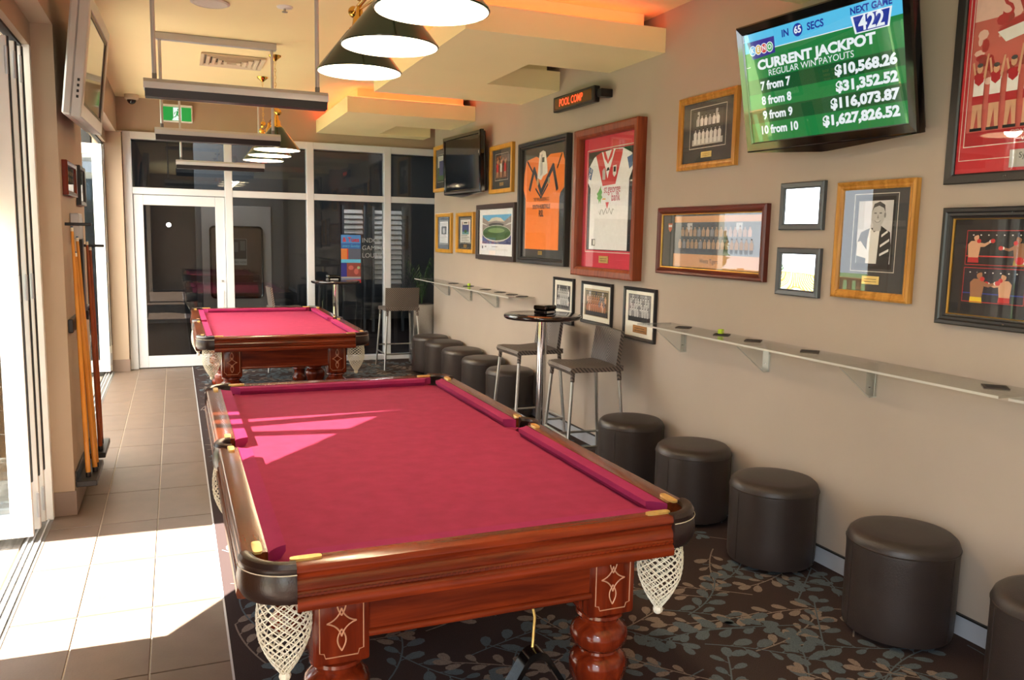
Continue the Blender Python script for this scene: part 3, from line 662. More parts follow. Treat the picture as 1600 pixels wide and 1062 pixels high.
    for sx in (-1, 1):
        for yc in (-py + 0.055, 0, py - 0.055):
            mb = MB(); hx = 0.083; cx = sx * 0.437
            mb.bbox(cx - hx, yc - hx, 0.472, cx + hx, yc + hx, 0.7355, 0.012, 2)
            seg = 24; prof = []
            o = len(mb.v); mb.lathe(tp, seg, (cx, yc, 0))
            for j in range(15, 19):      # reeding on the lower urn
                for q in range(seg):
                    if q % 3 == 0:
                        i = o + j * seg + q; vx, vy, vz = mb.v[i]; mb.v[i] = (cx + (vx - cx) * 0.93, yc + (vy - yc) * 0.93, vz)
            lg = mb.build('leg', W_leg, T, 40)
            if yc != 0:
                s = -1 if yc < 0 else 1; yf = yc + s * (hx + 0.0008)
                cv = MB()
                def ln(pts, r=0.0022): cv.tube([(cx + p[0], yf, 0.60 + p[1]) for p in pts], r, 4)
                star = []
                for q in range(4):
                    a0 = PI / 2 * q; a1 = a0 + PI / 2
                    p0 = (0.042 * math.cos(a0), 0.042 * math.sin(a0)); p1 = (0.042 * math.cos(a1), 0.042 * math.sin(a1)); mid = ((p0[0] + p1[0]) * 0.2, (p0[1] + p1[1]) * 0.2)
                    star = [((1 - t) ** 2 * p0[0] + 2 * t * (1 - t) * mid[0] + t * t * p1[0], (1 - t) ** 2 * p0[1] + 2 * t * (1 - t) * mid[1] + t * t * p1[1]) for t in [i / 6 for i in range(7)]]
                    ln(star)
                for vz in (-1, 1):
                    for hz in (-1, 1): ln([(hz * 0.012 * math.sin(PI * t), vz * (0.02 + 0.065 * t)) for t in [i / 8 for i in range(9)]])
                ln([(-0.062, 0.11), (-0.062, -0.085), (-0.05, -0.088), (-0.046, -0.102), (0.046, -0.102), (0.05, -0.088), (0.062, -0.085), (0.062, 0.11)], 0.0016)
                cv.build('carving', W_carve, lg)
    return T
pool_table('nearer crimson pool table with sunlit patches on its cloth', (0.8425, 3.445, 0.0))
pool_table('farther crimson pool table in front of the glass wall', (0.85, 8.36, 0.0))
# ball triangle on a brass hook under the near table
hk = thing('wall_hook', 'brass hook under the apron of the nearer pool table', 'hook', (1.005, 2.22, 0.538))
MB().bbox(-0.018, -0.012, 0.001, 0.018, 0.02, 0.0015 + 0.006, 0.002).build('plate', M_brassd, hk)
MB().tube([(0, 0, 0.002), (0.006, -0.004, -0.03), (0.002, -0.006, -0.09), (-0.004, -0.012, -0.135), (0.0, -0.03, -0.145), (0.008, -0.045, -0.138)], 0.0045, 8).build('shank', M_brassd, hk, 50)
tr = thing('ball_triangle', 'black plastic ball triangle hanging below the nearer pool table', 'ball rack', (1.005, 2.195, 0.10))
tri = []
S = 0.31; hgt = 0.27
for (cx, cz, a0) in ((0, 0.27, PI / 6), (-0.15, 0.03, PI * 5 / 6), (0.15, 0.03, PI * 3 / 2)): tri += arc(cx, cz, 0.045, a0, a0 + PI * 2 / 3, 6)
N = len(tri); mb = MB()
vs = []
for (d, sc) in ((-0.028, 1.0), (0.028, 1.0), (0.028, 0.87), (-0.028, 0.87)):
    for p in tri: vs.append(((p[0]) * sc, d, 0.115 + (p[1] - 0.115) * sc))
mb.add(vs, [(l * N + i, l * N + (i + 1) % N, ((l + 1) % 4) * N + (i + 1) % N, ((l + 1) % 4) * N + i) for l in range(4) for i in range(N)])
mb.build('frame', M_gloss, tr, 30)

# ------------------------------------------------------------------ billiard pendants
def pendant(label, x, y, z, wl):
    T = thing('billiard_light', label, 'pendant light', (x, y, z), 0, 'three-shade billiard lights')
    L = 0.6
    for i in (-1, 0, 1):
        sh = MB().lathe([(0.2, 0.0), (0.202, 0.004), (0.2, 0.009), (0.062, 0.185), (0.055, 0.192), (0.05, 0.188), (0.059, 0.18), (0.196, 0.006), (0.196, 0.0)], 40, (0, 0, 0), cap=False)
        sh.m = [1 if (k // 40) in (5, 6, 7) else 0 for k in range(len(sh.f))]
        so = sh.build('lamp_shade', [M_green, M_shadein], T, 35, (0, i * L, 0))
        MB().lathe([(0.05, 0.187), (0.05, 0.2), (0.035, 0.215), (0.03, 0.25), (0.02, 0.262), (0.012, 0.31)], 20).build('gallery', M_brass, so, 40)
        MB().sphere((0, 0, 0.09), 0.035, 12, 8).build('bulb', mat('lamp_glow', (255, 236, 200), 0.4, emit=10.0, noise=0.01), so, 60)
        o = lamp('shade_lamp', (0, i * L, 0.04), wl, (1.0, 0.80, 0.52), 0.06); o.parent = T
    MB().tube([(0, -L - 0.12, 0.31), (0, L + 0.12, 0.31)], 0.011, 10).build('bar', M_brass, T, 50)
    MB().tube([(0, -L, 0.29), (0, -L / 2, 0.26), (0, 0, 0.29), (0, L / 2, 0.26), (0, L, 0.29)], 0.006, 8).build('scroll', M_brass, T, 60)
    for s in (-1, 1):
        MB().sphere((0, s * (L + 0.13), 0.31), 0.028, 14, 10).build('finial', M_brass, T, 60)
        MB().lathe([(0.02, 0), (0.024, 0.01), (0.024, 0.05), (0.016, 0.06)], 14).build('coupling', M_brass, T, 40, (0, s * 0.55, 0.32))
        zt = ZC - z
        n = int((zt - 0.42) / 0.03); ch = MB()
        for k in range(n):
            zz = 0.39 + k * 0.03; a = (k % 2) * PI / 2
            ch.tube([(0.007 * math.cos(t) * math.cos(a), s * 0.55 + 0.007 * math.cos(t) * math.sin(a), zz + 0.019 * math.sin(t)) for t in [2 * PI * j / 8 for j in range(8)]], 0.0022, 4, closed=True)
        ch.build('chain', M_brassd, T)
        MB().lathe([(0.055, 0.0), (0.05, -0.012), (0.025, -0.03), (0.012, -0.045)], 18).build('ceiling_rose', M_brass, T, 40, (0, s * 0.55, zt - 0.001))
    return T
pendant('nearest brass billiard light with three bottle-green cone shades', 0.845, 3.43, 2.455, 13)
pendant('far brass billiard light with green shades, above the farther table', 0.86, 8.2, 2.405, 24)

# ------------------------------------------------------------------ suspended aluminium battens
def batten(label, x0, x1, y, z, label2=None):
    T = thing('suspended_batten', label, 'ceiling batten', ((x0 + x1) / 2, y, z), 0, 'suspended aluminium battens'); h = (x1 - x0) / 2
    MB().prism([(-0.06, 0.012), (0.06, 0.012), (0.06, 0.045), (0.035, 0.066), (-0.035, 0.066), (-0.06, 0.045)], -h, h, axis=0).build('housing', M_alug, T)
    MB().prism([(-0.055, 0.0115), (0.055, 0.0115), (0.045, -0.03), (-0.045, -0.03)], -h + 0.006, h - 0.006, axis=0).build('reflector', M_black, T)
    zt = ZC - z
    for s in (-1, 1):
        MB().tube([(s * (h - 0.055), 0, 0.0665), (s * (h - 0.055), 0, zt - 0.05)], 0.012, 10).build('rod', M_alug, T, 50)
        MB().bbox(s * (h - 0.055) - 0.012, -0.012, 0.0665, s * (h - 0.055) + 0.012, 0.012, 0.10, 0.003).build('clamp', M_track, T)
    MB().bbox(-h + 0.02, -0.03, zt - 0.055, h - 0.02, 0.03, zt - 0.001, 0.003).build('ceiling_channel', M_alug, T)
    return T
batten('nearest hanging aluminium batten on two long rods', -0.13, 0.85, 4.97, 2.43)
batten('middle hanging aluminium batten of the three', -0.12, 0.84, 7.2, 2.425)
batten('farthest hanging aluminium batten, in front of the glass wall', 0.04, 1.0, 10.15, 2.41)

# ------------------------------------------------------------------ small ceiling things
v = thing('air_vent', 'square louvred air vent in the ceiling', 'air vent', (0.53, 8.06, ZC))
frame_o = MB()
for k in range(5):
    a, b = 0.27 - k * 0.05, 0.245 - k * 0.05; z0, z1 = -0.02 - 0.003 * k, -0.002
    mb = MB(); vs = []
    for (r, z) in ((a, -0.004), (a, z0), (b, z0 + 0.004), (b - 0.012, -0.003)): vs += [(-r, -r, z), (r, -r, z), (r, r, z), (-r, r, z)]
    mb.add(vs, [(l * 4 + i, l * 4 + (i + 1) % 4, (l + 1) * 4 + (i + 1) % 4, (l + 1) * 4 + i) for l in range(3) for i in range(4)])
    mb.build('louvre', mat('vent_plastic', (214, 198, 172), 0.6, noise=0.03), v)
MB().box(-0.26, -0.26, -0.003, 0.26, 0.26, -0.0005).build('duct', mat('duct_dark', (70, 60, 50), 0.8, noise=0.1), v)
s = thing('ceiling_speaker', 'round white speaker grille in the ceiling', 'speaker', (0.27, 6.12, ZC))
MB().lathe([(0.125, -0.0005), (0.128, -0.006), (0.11, -0.014), (0.105, -0.010), (0.02, -0.012)], 32).build('grille', mat('speaker_white', (216, 210, 200), 0.6, noise=0.05, nscale=120, bump=0.3, bscale=300), s, 40)
s = thing('sprinkler', 'small white sprinkler rose in the ceiling', 'sprinkler', (0.745, 6.0, ZC))
MB().lathe([(0.055, -0.0005), (0.052, -0.008), (0.03, -0.014)], 24).build('rose', M_alu, s, 40); MB().lathe([(0.008, -0.014), (0.008, -0.03), (0.02, -0.034), (0.02, -0.037)], 12).build('head', M_steel, s, 30)
s = thing('ceiling_disc', 'flat round cover on the far ceiling', 'ceiling cover', (1.29, 10.0, ZC)); MB().lathe([(0.09, -0.0005), (0.088, -0.012), (0.06, -0.02)], 24).build('cover', M_alu, s, 40)
s = thing('dome_camera', 'small dome security camera under the far left ceiling corner', 'security camera', (-0.41, 10.6, ZC))
MB().lathe([(0.075, -0.0005), (0.075, -0.045), (0.06, -0.06)], 24).build('housing', mat('camera_beige', (200, 184, 160), 0.5, noise=0.04), s, 40); MB().sphere((0, 0, -0.06), 0.05, 16, 10).build('dome', M_gloss, s, 60)
# exit sign
e = thing('exit_sign', 'illuminated green running man exit sign above the glass door', 'exit sign', (0.075, YB - 0.021, 2.965))
MB().bbox(-0.17, -0.05, 0, 0.17, 0, 0.205, 0.006).build('housing', M_alu, e)
G_ = P('exit_green', (16, 150, 60), 0.75); W_ = P('exit_white', (240, 255, 245), 0.7)
flat('face', e, [(G_, rect(-0.155, 0.015, 0.155, 0.175)), (W_, rect(-0.045, 0.02, 0.045, 0.17)), (W_, [(-0.06, 0.02), (0.03, 0.02), (0.03, 0.035), (-0.05, 0.04)]),
   (G_, ell(0.012, 0.145, 0.011, 0.012)), (G_, [(-0.006, 0.13), (0.014, 0.128), (0.006, 0.085), (-0.014, 0.088)]), (G_, [(0.01, 0.126), (0.036, 0.112), (0.034, 0.105), (0.008, 0.115)]),
   (G_, [(-0.004, 0.128), (-0.032, 0.112), (-0.036, 0.088), (-0.029, 0.088), (-0.024, 0.108)]), (G_, [(0.006, 0.09), (0.026, 0.066), (0.016, 0.036), (0.008, 0.038), (0.014, 0.064), (-0.006, 0.082)]),
   (G_, [(-0.012, 0.092), (0.0, 0.088), (-0.016, 0.06), (-0.042, 0.05), (-0.044, 0.058), (-0.024, 0.066)])], -0.0515)
# ------------------------------------------------------------------ ottomans
def ottoman(label, x, y, rz, grp):
    T = thing('ottoman', label, 'ottoman', (x, y, 0.0045), rz, grp); R = 0.225; H = 0.46
    pr = [(R - 0.02, 0.02), (R - 0.006, 0.026), (R - 0.001, 0.05), (R, 0.12), (R, H - 0.09), (R + 0.002, H - 0.06), (R, H - 0.04), (R - 0.008, H - 0.02), (R - 0.024, H - 0.006), (R - 0.05, H), (R - 0.12, H + 0.004), (0.02, H + 0.006)]
    MB().lathe(pr, 40).build('body', M_leather, T, 50)
    MB().tube([(p[0], p[1], H - 0.052) for p in arc(0, 0, R + 0.0018, 0, 2 * PI, 40)[:-1]], 0.0028, 5, closed=True).build('top_seam', M_leather, T, 60)
    for a in (0.0, 2.1, 4.2): MB().tube([((R + 0.0006) * math.cos(a), (R + 0.0006) * math.sin(a), z) for z in (0.04, 0.2, H - 0.055)], 0.002, 5).build('side_seam', M_leather, T, 60)
    for a in (0.8, 2.4, 4.0, 5.5): MB().lathe([(0.018, 0), (0.018, 0.0215)], 10).build('foot', M_black, T, 30, (0.15 * math.cos(a), 0.15 * math.sin(a), 0))
    return T
ng = 'leather ottomans along the right wall'
for lab, y in (('dark brown leather ottoman cut off by the right edge of the picture', 1.80), ('largest dark brown leather ottoman in full view, nearest the camera', 2.50), ('dark brown leather ottoman, second in full view from the camera', 3.33),
               ('dark brown leather ottoman behind the corner pocket of the nearer table', 4.06), ('dark brown leather ottoman right beside the nearer bar stool', 4.80),
               ('dark brown leather ottoman partly behind the bar stool legs', 7.03), ('dark brown leather ottoman, second beyond the bar table', 7.74), ('dark brown leather ottoman, third beyond the bar table', 8.42),
               ('dark brown leather ottoman, fourth beyond the bar table', 9.08), ('farthest dark brown leather ottoman, next to the steel planter', 9.63)):
    ottoman(lab, 2.885, y, 4.0 + y * 0.37, ng)

# ------------------------------------------------------------------ bar stools and bar tables
def bar_stool(label, x, y, rz):
    T = thing('bar_stool', label, 'bar stool', (x, y, 0.0045), rz, 'wicker bar stools'); w, d, h = 0.215, 0.2, 0.775
    # seat: a slightly dished woven slab with rolled front edge
    prof = [(-d, h - 0.05), (-d - 0.012, h - 0.025), (-d, h - 0.004), (-d + 0.05, h + 0.002), (0, h - 0.008), (d - 0.02, h + 0.004), (d + 0.004, h + 0.004), (d + 0.004, h - 0.035), (d - 0.04, h - 0.036), (-d + 0.03, h - 0.036), (-d + 0.02, h - 0.05)]
    MB().prism(prof, -w, w, axis=0).build('seat', M_wick, T, 40)
    # backrest: gently curved woven panel
    mb = MB(); n = 8; vs = []
    for i in range(n + 1):
        t = -1 + 2 * i / n; px = t * (w - 0.002); cv = 0.025 * t * t
        for (dy, z) in ((0.0, h + 0.005), (0.034, h + 0.25), (0.06, h + 0.25), (0.03, h + 0.005)): vs.append((px, d - 0.03 + dy - cv, z))
    fs = [(i * 4 + k, (i + 1) * 4 + k, (i + 1) * 4 + (k + 1) % 4, i * 4 + (k + 1) % 4) for i in range(n) for k in range(4)] + [(0, 1, 2, 3), tuple(n * 4 + k for k in (3, 2, 1, 0))]
    mb.add(vs, fs); mb.build('backrest', M_wick, T, 40)
    q = {}
    for sx in (-1, 1):
        for sy in (-1, 1):
            top = (sx * (w - 0.025), sy * (d - 0.02), h - 0.037); bot = (sx * (w + 0.02), sy * (d + 0.035), 0.0)
            q[(sx, sy)] = (Vector(top), Vector(bot))
            lg = MB().tube([top, bot], 0.0125, 8).build('leg', M_steel, T, 50)
            MB().tube([Vector(top), Vector(top).lerp(Vector(bot), 0.09)], 0.016, 8).build('wicker_cuff', M_wick, lg, 50)
    def at(k, z):
        a, b = q[k]; return a.lerp(b, (a.z - z) / (a.z - b.z))
    for k1, k2, z in (((-1, -1), (1, -1), 0.27), ((-1, 1), (1, 1), 0.2), ((-1, -1), (-1, 1), 0.2), ((1, -1), (1, 1), 0.2)):
        MB().tube([at(k1, z), at(k2, z)], 0.0095, 8).build('footrest', M_steel, T, 50)
    return T
bar_stool('woven wicker bar stool nearer the camera, right of the bar table', 2.77, 5.29, -PI / 2 - 0.05)
bar_stool('woven wicker bar stool behind the bar table pole', 2.72, 6.2, -PI / 2 + 0.03)
bar_stool('woven wicker bar stool with its back to the camera, at the glass wall', 2.61, 10.12, PI)
bar_stool('woven wicker bar stool mostly hidden behind the farther pool table', 1.24, 10.32, PI / 2)
M_top = mat('espresso_laminate', (38, 26, 24), 0.12, noise=0.2, nscale=14, coat=0.5)
def bar_table(label, x, y):
    T = thing('bar_table', label, 'bar table', (x, y, 0.0045), 0, 'round bar tables')
    MB().lathe([(0.26, 1.055), (0.292, 1.057), (0.302, 1.066), (0.304, 1.078), (0.3, 1.088), (0.286, 1.092), (0.02, 1.0925)], 48).build('table_top', M_top, T, 40)
    MB().lathe([(0.038, 0.03), (0.038, 1.045), (0.10, 1.047), (0.10, 1.0545)], 24).build('pole', M_chrome, T, 40)
    MB().lathe([(0.18, 0.0), (0.18, 0.012), (0.15, 0.02), (0.05, 0.028), (0.039, 0.0299)], 36).build('base', M_chrome, T, 40)
    return T
bar_table('round dark bar table on a chrome pole between two wicker stools', 2.64, 5.78)
bar_table('round dark bar table against the glass wall behind the farther pool table', 1.87, 10.42)
def dispenser(label, x, y, z, rz):
    T = thing('napkin_dispenser', label, 'napkin dispenser', (x, y, z), rz)
    MB().bbox(-0.075, -0.055, 0.0005, 0.075, 0.055, 0.03, 0.006).build('base', M_gloss, T); MB().bbox(-0.078, -0.058, 0.0305, 0.078, 0.058, 0.07, 0.012, 2).build('lid', M_gloss, T)
    MB().bbox(-0.05, -0.0595, 0.008, 0.05, -0.0552, 0.024, 0.001).build('slot', M_alug, T); return T
dispenser('small black box on the nearer bar table', 2.66, 5.78, 1.0975, 0.5)
dispenser('small box with pale slot on the far bar table', 1.84, 10.42, 1.0975, 0.1)
pl = thing('steel_planter', 'tall brushed steel planter with a palm at the end of the wall', 'planter', (3.0, 10.42, 0.0045))
MB().bbox(-0.14, -0.1, 0, 0.14, 0.12, 0.78, 0.006).build('box', M_steel, pl)
MB().box(-0.13, -0.09, 0.7805, 0.13, 0.11, 0.783).build('soil', mat('soil', (40, 30, 22), 0.95, noise=0.2, nscale=40), pl)
M_palm = mat('palm_leaf', (34, 62, 30), 0.5, noise=0.2, nscale=12)
rg = random.Random(3)
for k in range(9):
    a = 2 * PI * k / 9 + 0.2; L = rg.uniform(0.5, 0.75); mb = MB(); pts = []
    for i in range(9):
        t = i / 8; r = 0.16 * t * (0.6 + 0.8 * t) ; pts.append(Vector((r * math.cos(a) + 0.1 * 0, r * 0.55 * math.sin(a), 0.783 + L * (t * 1.25 - 0.4 * t * t))))
    mb.tube(pts, [0.006 * (1 - 0.8 * i / 8) for i in range(9)], 5)
    for i in range(2, 9):
        for s in (-1, 1):
            p = pts[i]; dx, dy = -math.sin(a) * s, math.cos(a) * s * 0.5
            q = p + Vector((dx * 0.06, dy * 0.06, -0.08)); w_ = Vector((math.cos(a) * 0.006, math.sin(a) * 0.006, 0.012))
            mb.add([p - w_ * 0.4, p + w_, q], [(0, 1, 2)])
    mb.build('frond', M_palm, pl)

# ------------------------------------------------------------------ acrylic shelves
def shelf(label, y0, y1, brs, z=1.125, dp=0.27):
    T = thing('acrylic_shelf', label, 'shelf', (XR - 0.001, 0, z), 0, 'clear acrylic wall shelves')
    MB().bbox(-dp, y0, -0.005, -0.001, y1, 0.005, 0.002).build('shelf_board', G_acr, T)
    MB().box(-dp - 0.0012, y0 + 0.001, -0.005, -dp - 0.0002, y1 - 0.001, 0.005).build('polished_edge', mat('acrylic_edge', (190, 188, 182), 0.25, noise=0.02), T)
    MB().box(-dp, y1 + 0.0002, -0.005, -0.001, y1 + 0.0012, 0.005).build('polished_edge', MAT['acrylic_edge'], T)
    for yb_ in brs:
        b = MB().prism([(-0.001, -0.0055), (-dp + 0.03, -0.0055), (-dp + 0.03, -0.02), (-0.05, -0.17), (-0.001, -0.17)], yb_ - 0.004, yb_ + 0.004, axis=1).build('bracket', G_acr, T)
        MB().bbox(-0.008, yb_ + 0.0045, -0.17, -0.001, yb_ + 0.06, -0.0055, 0.001).build('bracket_plate', G_acr, b)
        e_ = MB().tube([(-dp + 0.03, yb_ - 0.0045, -0.02), (-0.05, yb_ - 0.0045, -0.17), (-0.004, yb_ - 0.0045, -0.17)], 0.0018, 4).build('polished_edge', MAT['acrylic_edge'], b)
        MB().tube([(-0.0082, yb_ + 0.0045, -0.17), (-0.0082, yb_ + 0.0045, -0.006)], 0.0016, 4).build('polished_edge', MAT['acrylic_edge'], b)
        MB().lathe([(0.006, 0), (0.006, 0.004)], 10).build('screw', M_chrome, b, 30, (-0.012, yb_ + 0.03, -0.13))
    return T
shelf('clear acrylic shelf on the wall beneath the mirrors and portrait', 2.10, 4.72, (2.93, 3.70, 4.53))
shelf('clear acrylic shelf on the wall at the right edge of the picture', -0.5, 2.06, (0.4, 1.9))
shelf('clear acrylic shelf on the far wall below the two narrow gold frames', 7.02, 10.26, (7.95, 8.78, 9.6))
M_coast = mat('dark_coaster', (62, 54, 50), 0.7, noise=0.15, nscale=60)
def coaster(lab, y, x=3.02, rz=0.78):
    T = thing('coaster', lab, 'coaster', (x, y, 1.1305), rz, 'dark square coasters on the shelves')
    MB().bbox(-0.046, -0.046, 0, 0.046, 0.046, 0.004, 0.0015).build('mat', M_coast, T); MB().bbox(-0.036, -0.036, 0.0041, 0.036, 0.036, 0.005, 0.0004).build('inlay', M_matdark, T); return T
for lab, y in (('dark coaster at the far end of the near acrylic shelf', 4.42), ('dark coaster under the green chalk cube', 4.02), ('dark coaster just right of the green chalk cube', 3.73), ('dark coaster on the near shelf below the square mirrors', 3.28), ('large dark coaster on the near shelf at the right picture edge', 2.24),
               ('dark coaster at the far end of the far acrylic shelf', 9.15), ('dark coaster beside the small green cube on the far shelf', 8.62), ('dark coaster in the middle of the far shelf', 8.08), ('dark coaster third from the near end of the far shelf', 7.66), ('dark coaster second from the near end of the far shelf', 7.34), ('dark coaster at the near end of the far shelf', 7.09)):
    coaster(lab, y)
for lab, y, z in (('bright green chalk cube on a coaster of the near shelf', 4.03, 1.1362), ('small green chalk cube on the far shelf', 8.60, 1.1362)):
    T = thing('chalk_cube', lab, 'chalk', (3.02, y, z), 0.4); M_ch = mat('green_chalk', (168, 204, 40), 0.7, noise=0.08, nscale=60)
    MB().bbox(-0.014, -0.014, 0, 0.014, 0.014, 0.027, 0.003).build('cube', M_ch, T); MB().bbox(-0.009, -0.0155, 0.006, 0.009, -0.0142, 0.021, 0.0004).build('paper_label', P('lime2', (212, 226, 120)), T)

# ------------------------------------------------------------------ televisions
def tv_frame(name, label, TL, TR, BR, BL, group=None):
    TL, TR, BR, BL = map(Vector, (TL, TR, BR, BL)); c = (TL + TR + BR + BL) / 4
    X = ((TR - TL) + (BR - BL)).normalized(); Z = ((TL - BL) + (TR - BR)); Z = (Z - X * Z.dot(X)).normalized(); Y = Z.cross(X)
    T = thing(name, label, 'television', (0, 0, 0)); T.matrix_world = Matrix(((X.x, Y.x, Z.x, c.x), (X.y, Y.y, Z.y, c.y), (X.z, Y.z, Z.z, c.z), (0, 0, 0, 1)))
    return T, ((TR - TL).length + (BR - BL).length) / 2, ((TL - BL).length + (TR - BR).length) / 2
def ring(W, H, prof, name, m, par):
    o = frame_ring(W, H, prof, name, m, par); o.location = (0, 0, -H / 2); return o
M_scr = mat('dark_screen', (10, 11, 13), 0.05, noise=0.05, coat=0.3)
def black_tv(name, label, corners, bez, bezb, chin=0.0):
    T, W, H = tv_frame(name, label, *corners)
    ring(W, H, [(0.0, 0.045), (0.0, 0.008), (0.008, 0.0), (bez - 0.006, -0.001), (bez, 0.006), (bez, 0.012)], 'bezel', M_gloss, T)
    MB().prism([(-W / 2 + 0.01, -H / 2), (-0.02, -H / 2 - chin), (0.02, -H / 2 - chin), (W / 2 - 0.01, -H / 2)], 0.006, 0.045, axis=1).build('speaker_lip', M_gloss, T)
    MB().bbox(-W / 2 + 0.012, 0.046, -H / 2 + 0.012, W / 2 - 0.012, 0.075, H / 2 - 0.012, 0.012, 2).build('back_shell', M_black, T)
    MB().bbox(-0.16, 0.0755, -0.16, 0.16, 0.10, 0.16, 0.004).build('mount_plate', M_black, T)
    return T, W, H, (W - 2 * bez), (H - 2 * bez)
T, W, H, sw, sh = black_tv('television', 'large wall television showing a green jackpot board', ((2.79, 3.74, 2.81), (2.88, 2.69, 2.81), (3.01, 2.70, 2.17), (2.92, 3.75, 2.17)), 0.05, 0.06, 0.035)
EM = 0.72
Sg, Sg2, Sb, Sw, Sn = P('tv_green', (10, 122, 58), EM, 0.08), P('tv_darkgreen', (4, 78, 38), EM, 0.08), P('tv_sky', (84, 190, 232), EM, 0.08), P('tv_white', (232, 240, 244), EM, 0.08), P('tv_navy', (28, 52, 150), EM, 0.08)
Sv = P('tv_violet', (36, 30, 140), EM, 0.08); Sr = P('tv_red', (206, 60, 60), EM, 0.08); So = P('tv_tan', (214, 176, 92), EM, 0.08); Sc = P('tv_ball', (96, 170, 226), EM, 0.08); Sgr = P('tv_ballgreen', (70, 170, 90), EM, 0.08)
a, b = -sw / 2, sh / 2
def R_(u0, v0, u1, v1): return rect(a + u0 * sw, b - v1 * sh, a + u1 * sw, b - v0 * sh)
lay = [(Sg, R_(0, 0, 1, 1)), (Sb, R_(0, 0, 1, 0.17)), (Sw, R_(0.2, 0.165, 0.72, 0.172)), (Sw, R_(0.0, 0.295, 0.03, 0.30))]
for i in (0, 2): lay.append((Sg2, R_(0, 0.42 + i * 0.135, 1, 0.42 + (i + 1) * 0.135)))
lay += [(Sv, [(a + 0.02 * sw, b - 0.07 * sh), (a + 0.22 * sw, b - 0.07 * sh), (a + 0.22 * sw, b - 0.215 * sh), (a + 0.05 * sw, b - 0.235 * sh)])]
for i, m_ in enumerate((Sc, So, Sr, Sgr)):
    cx, cz = a + (0.058 + i * 0.042) * sw, b - 0.155 * sh; lay += [(Sw, ell(cx, cz, 0.024, 0.026, 18)), (m_, ell(cx, cz, 0.020, 0.022, 18))]
lay += [(Sn, ell(a + 0.385 * sw, b - 0.075 * sh, 0.031, 0.031, 20)), (Sw, [(a + 0.715 * sw, b - 0.09 * sh), (a + 0.945 * sw, b - 0.09 * sh), (a + 0.925 * sw, b - 0.235 * sh), (a + 0.735 * sw, b - 0.235 * sh)]),
        (Sn, [(a + 0.728 * sw, b - 0.10 * sh), (a + 0.932 * sw, b - 0.10 * sh), (a + 0.915 * sw, b - 0.226 * sh), (a + 0.745 * sw, b - 0.226 * sh)])]
flat('screen', T, lay, 0.0105)
def tvt(body, u, v, size, m, al='CENTER', sx=1.0, bold=0.0): return text(body, size, m, T, a + u * sw, 0.0095, b - v * sh, al, sx, bold=bold)
for i, ch in enumerate('KENO'): tvt(ch, 0.058 + i * 0.042, 0.155, 0.034, Sw, bold=0.001)
tvt('IN', 0.30, 0.075, 0.048, Sn, bold=0.0015); tvt('65', 0.385, 0.075, 0.046, Sw, bold=0.0015); tvt('SECS', 0.50, 0.075, 0.048, Sn, bold=0.0015)
tvt('NEXT GAME', 0.83, 0.052, 0.042, Sn, sx=0.95, bold=0.0015); tvt('422', 0.83, 0.165, 0.092, Sw, bold=0.002)
tvt('CURRENT JACKPOT', 0.465, 0.30, 0.064, Sw, sx=1.26, bold=0.003); tvt('REGULAR WIN PAYOUTS', 0.44, 0.385, 0.044, Sw, sx=1.08)
for i, (l, r_) in enumerate((('7 from 7', '$10,568.26'), ('8 from 8', '$31,352.52'), ('9 from 9', '$116,073.87'), ('10 from 10', '$1,627,826.52'))):
    v_ = 0.492 + i * 0.135; tvt(l, 0.2, v_, 0.058, Sw, bold=0.0022, sx=1.0); tvt(r_, 0.955, v_, 0.063, Sw, 'RIGHT', 1.2, 0.0032)
MB().box(a - 0.004, 0.0028, -sh / 2 - 0.004, -a + 0.004, 0.0042, sh / 2 + 0.004).build('screen_glass', G_pic, T)
T2, W, H, sw, sh = black_tv('television', 'dark switched-off television on the far right wall', ((2.9, 9.24, 2.8), (2.98, 8.21, 2.8), (3.0, 8.21, 2.15), (2.92, 9.25, 2.15)), 0.045, 0.05, 0.04)
MB().box(-sw / 2, 0.009, -sh / 2, sw / 2, 0.0115, sh / 2).build('screen', M_scr, T2); MB().bbox(0.478, -0.004, 0.08, 0.488, -0.0012, 0.11, 0.001).build('badge', M_alug, T2)
# left: silver television on the column
TL_ = ((-0.378, 5.15, 2.96), (-0.358, 6.24, 2.97), (-0.433, 6.24, 2.31), (-0.455, 5.15, 2.29))
T3, W, H = tv_frame('television', 'silver-framed television on the left column, seen from the side', *TL_)
M_sil = mat('silver_plastic', (196, 196, 198), 0.35, metal=0.2, noise=0.03)
ring(W, H, [(0.0, 0.05), (0.0, 0.006), (0.006, 0.0), (0.075, 0.0), (0.08, 0.01)], 'bezel', M_sil, T3)
ring(W - 0.16, H - 0.16, [(0.0, 0.012), (0.0, 0.004), (0.02, 0.008), (0.02, 0.012)], 'inner_bezel', M_black, T3)
MB().box(-W / 2 + 0.1, 0.011, -H / 2 + 0.1, W / 2 - 0.1, 0.013, H / 2 - 0.1).build('screen', M_scr, T3)
MB().bbox(-W / 2 + 0.003, 0.0505, -H / 2 + 0.003, W / 2 - 0.003, 0.098, H / 2 - 0.003, 0.01).build('back_shell', M_sil, T3)
for k in range(4): MB().bbox(-W / 2 - 0.003, 0.02, -H / 2 + 0.1 + k * 0.03, -W / 2 - 0.0004, 0.032, -H / 2 + 0.115 + k * 0.03, 0.001).build('button', M_black, T3)
MB().bbox(-0.2, 0.0985, -0.2, 0.2, 0.13, 0.2, 0.004).build('mount_plate', M_black, T3)
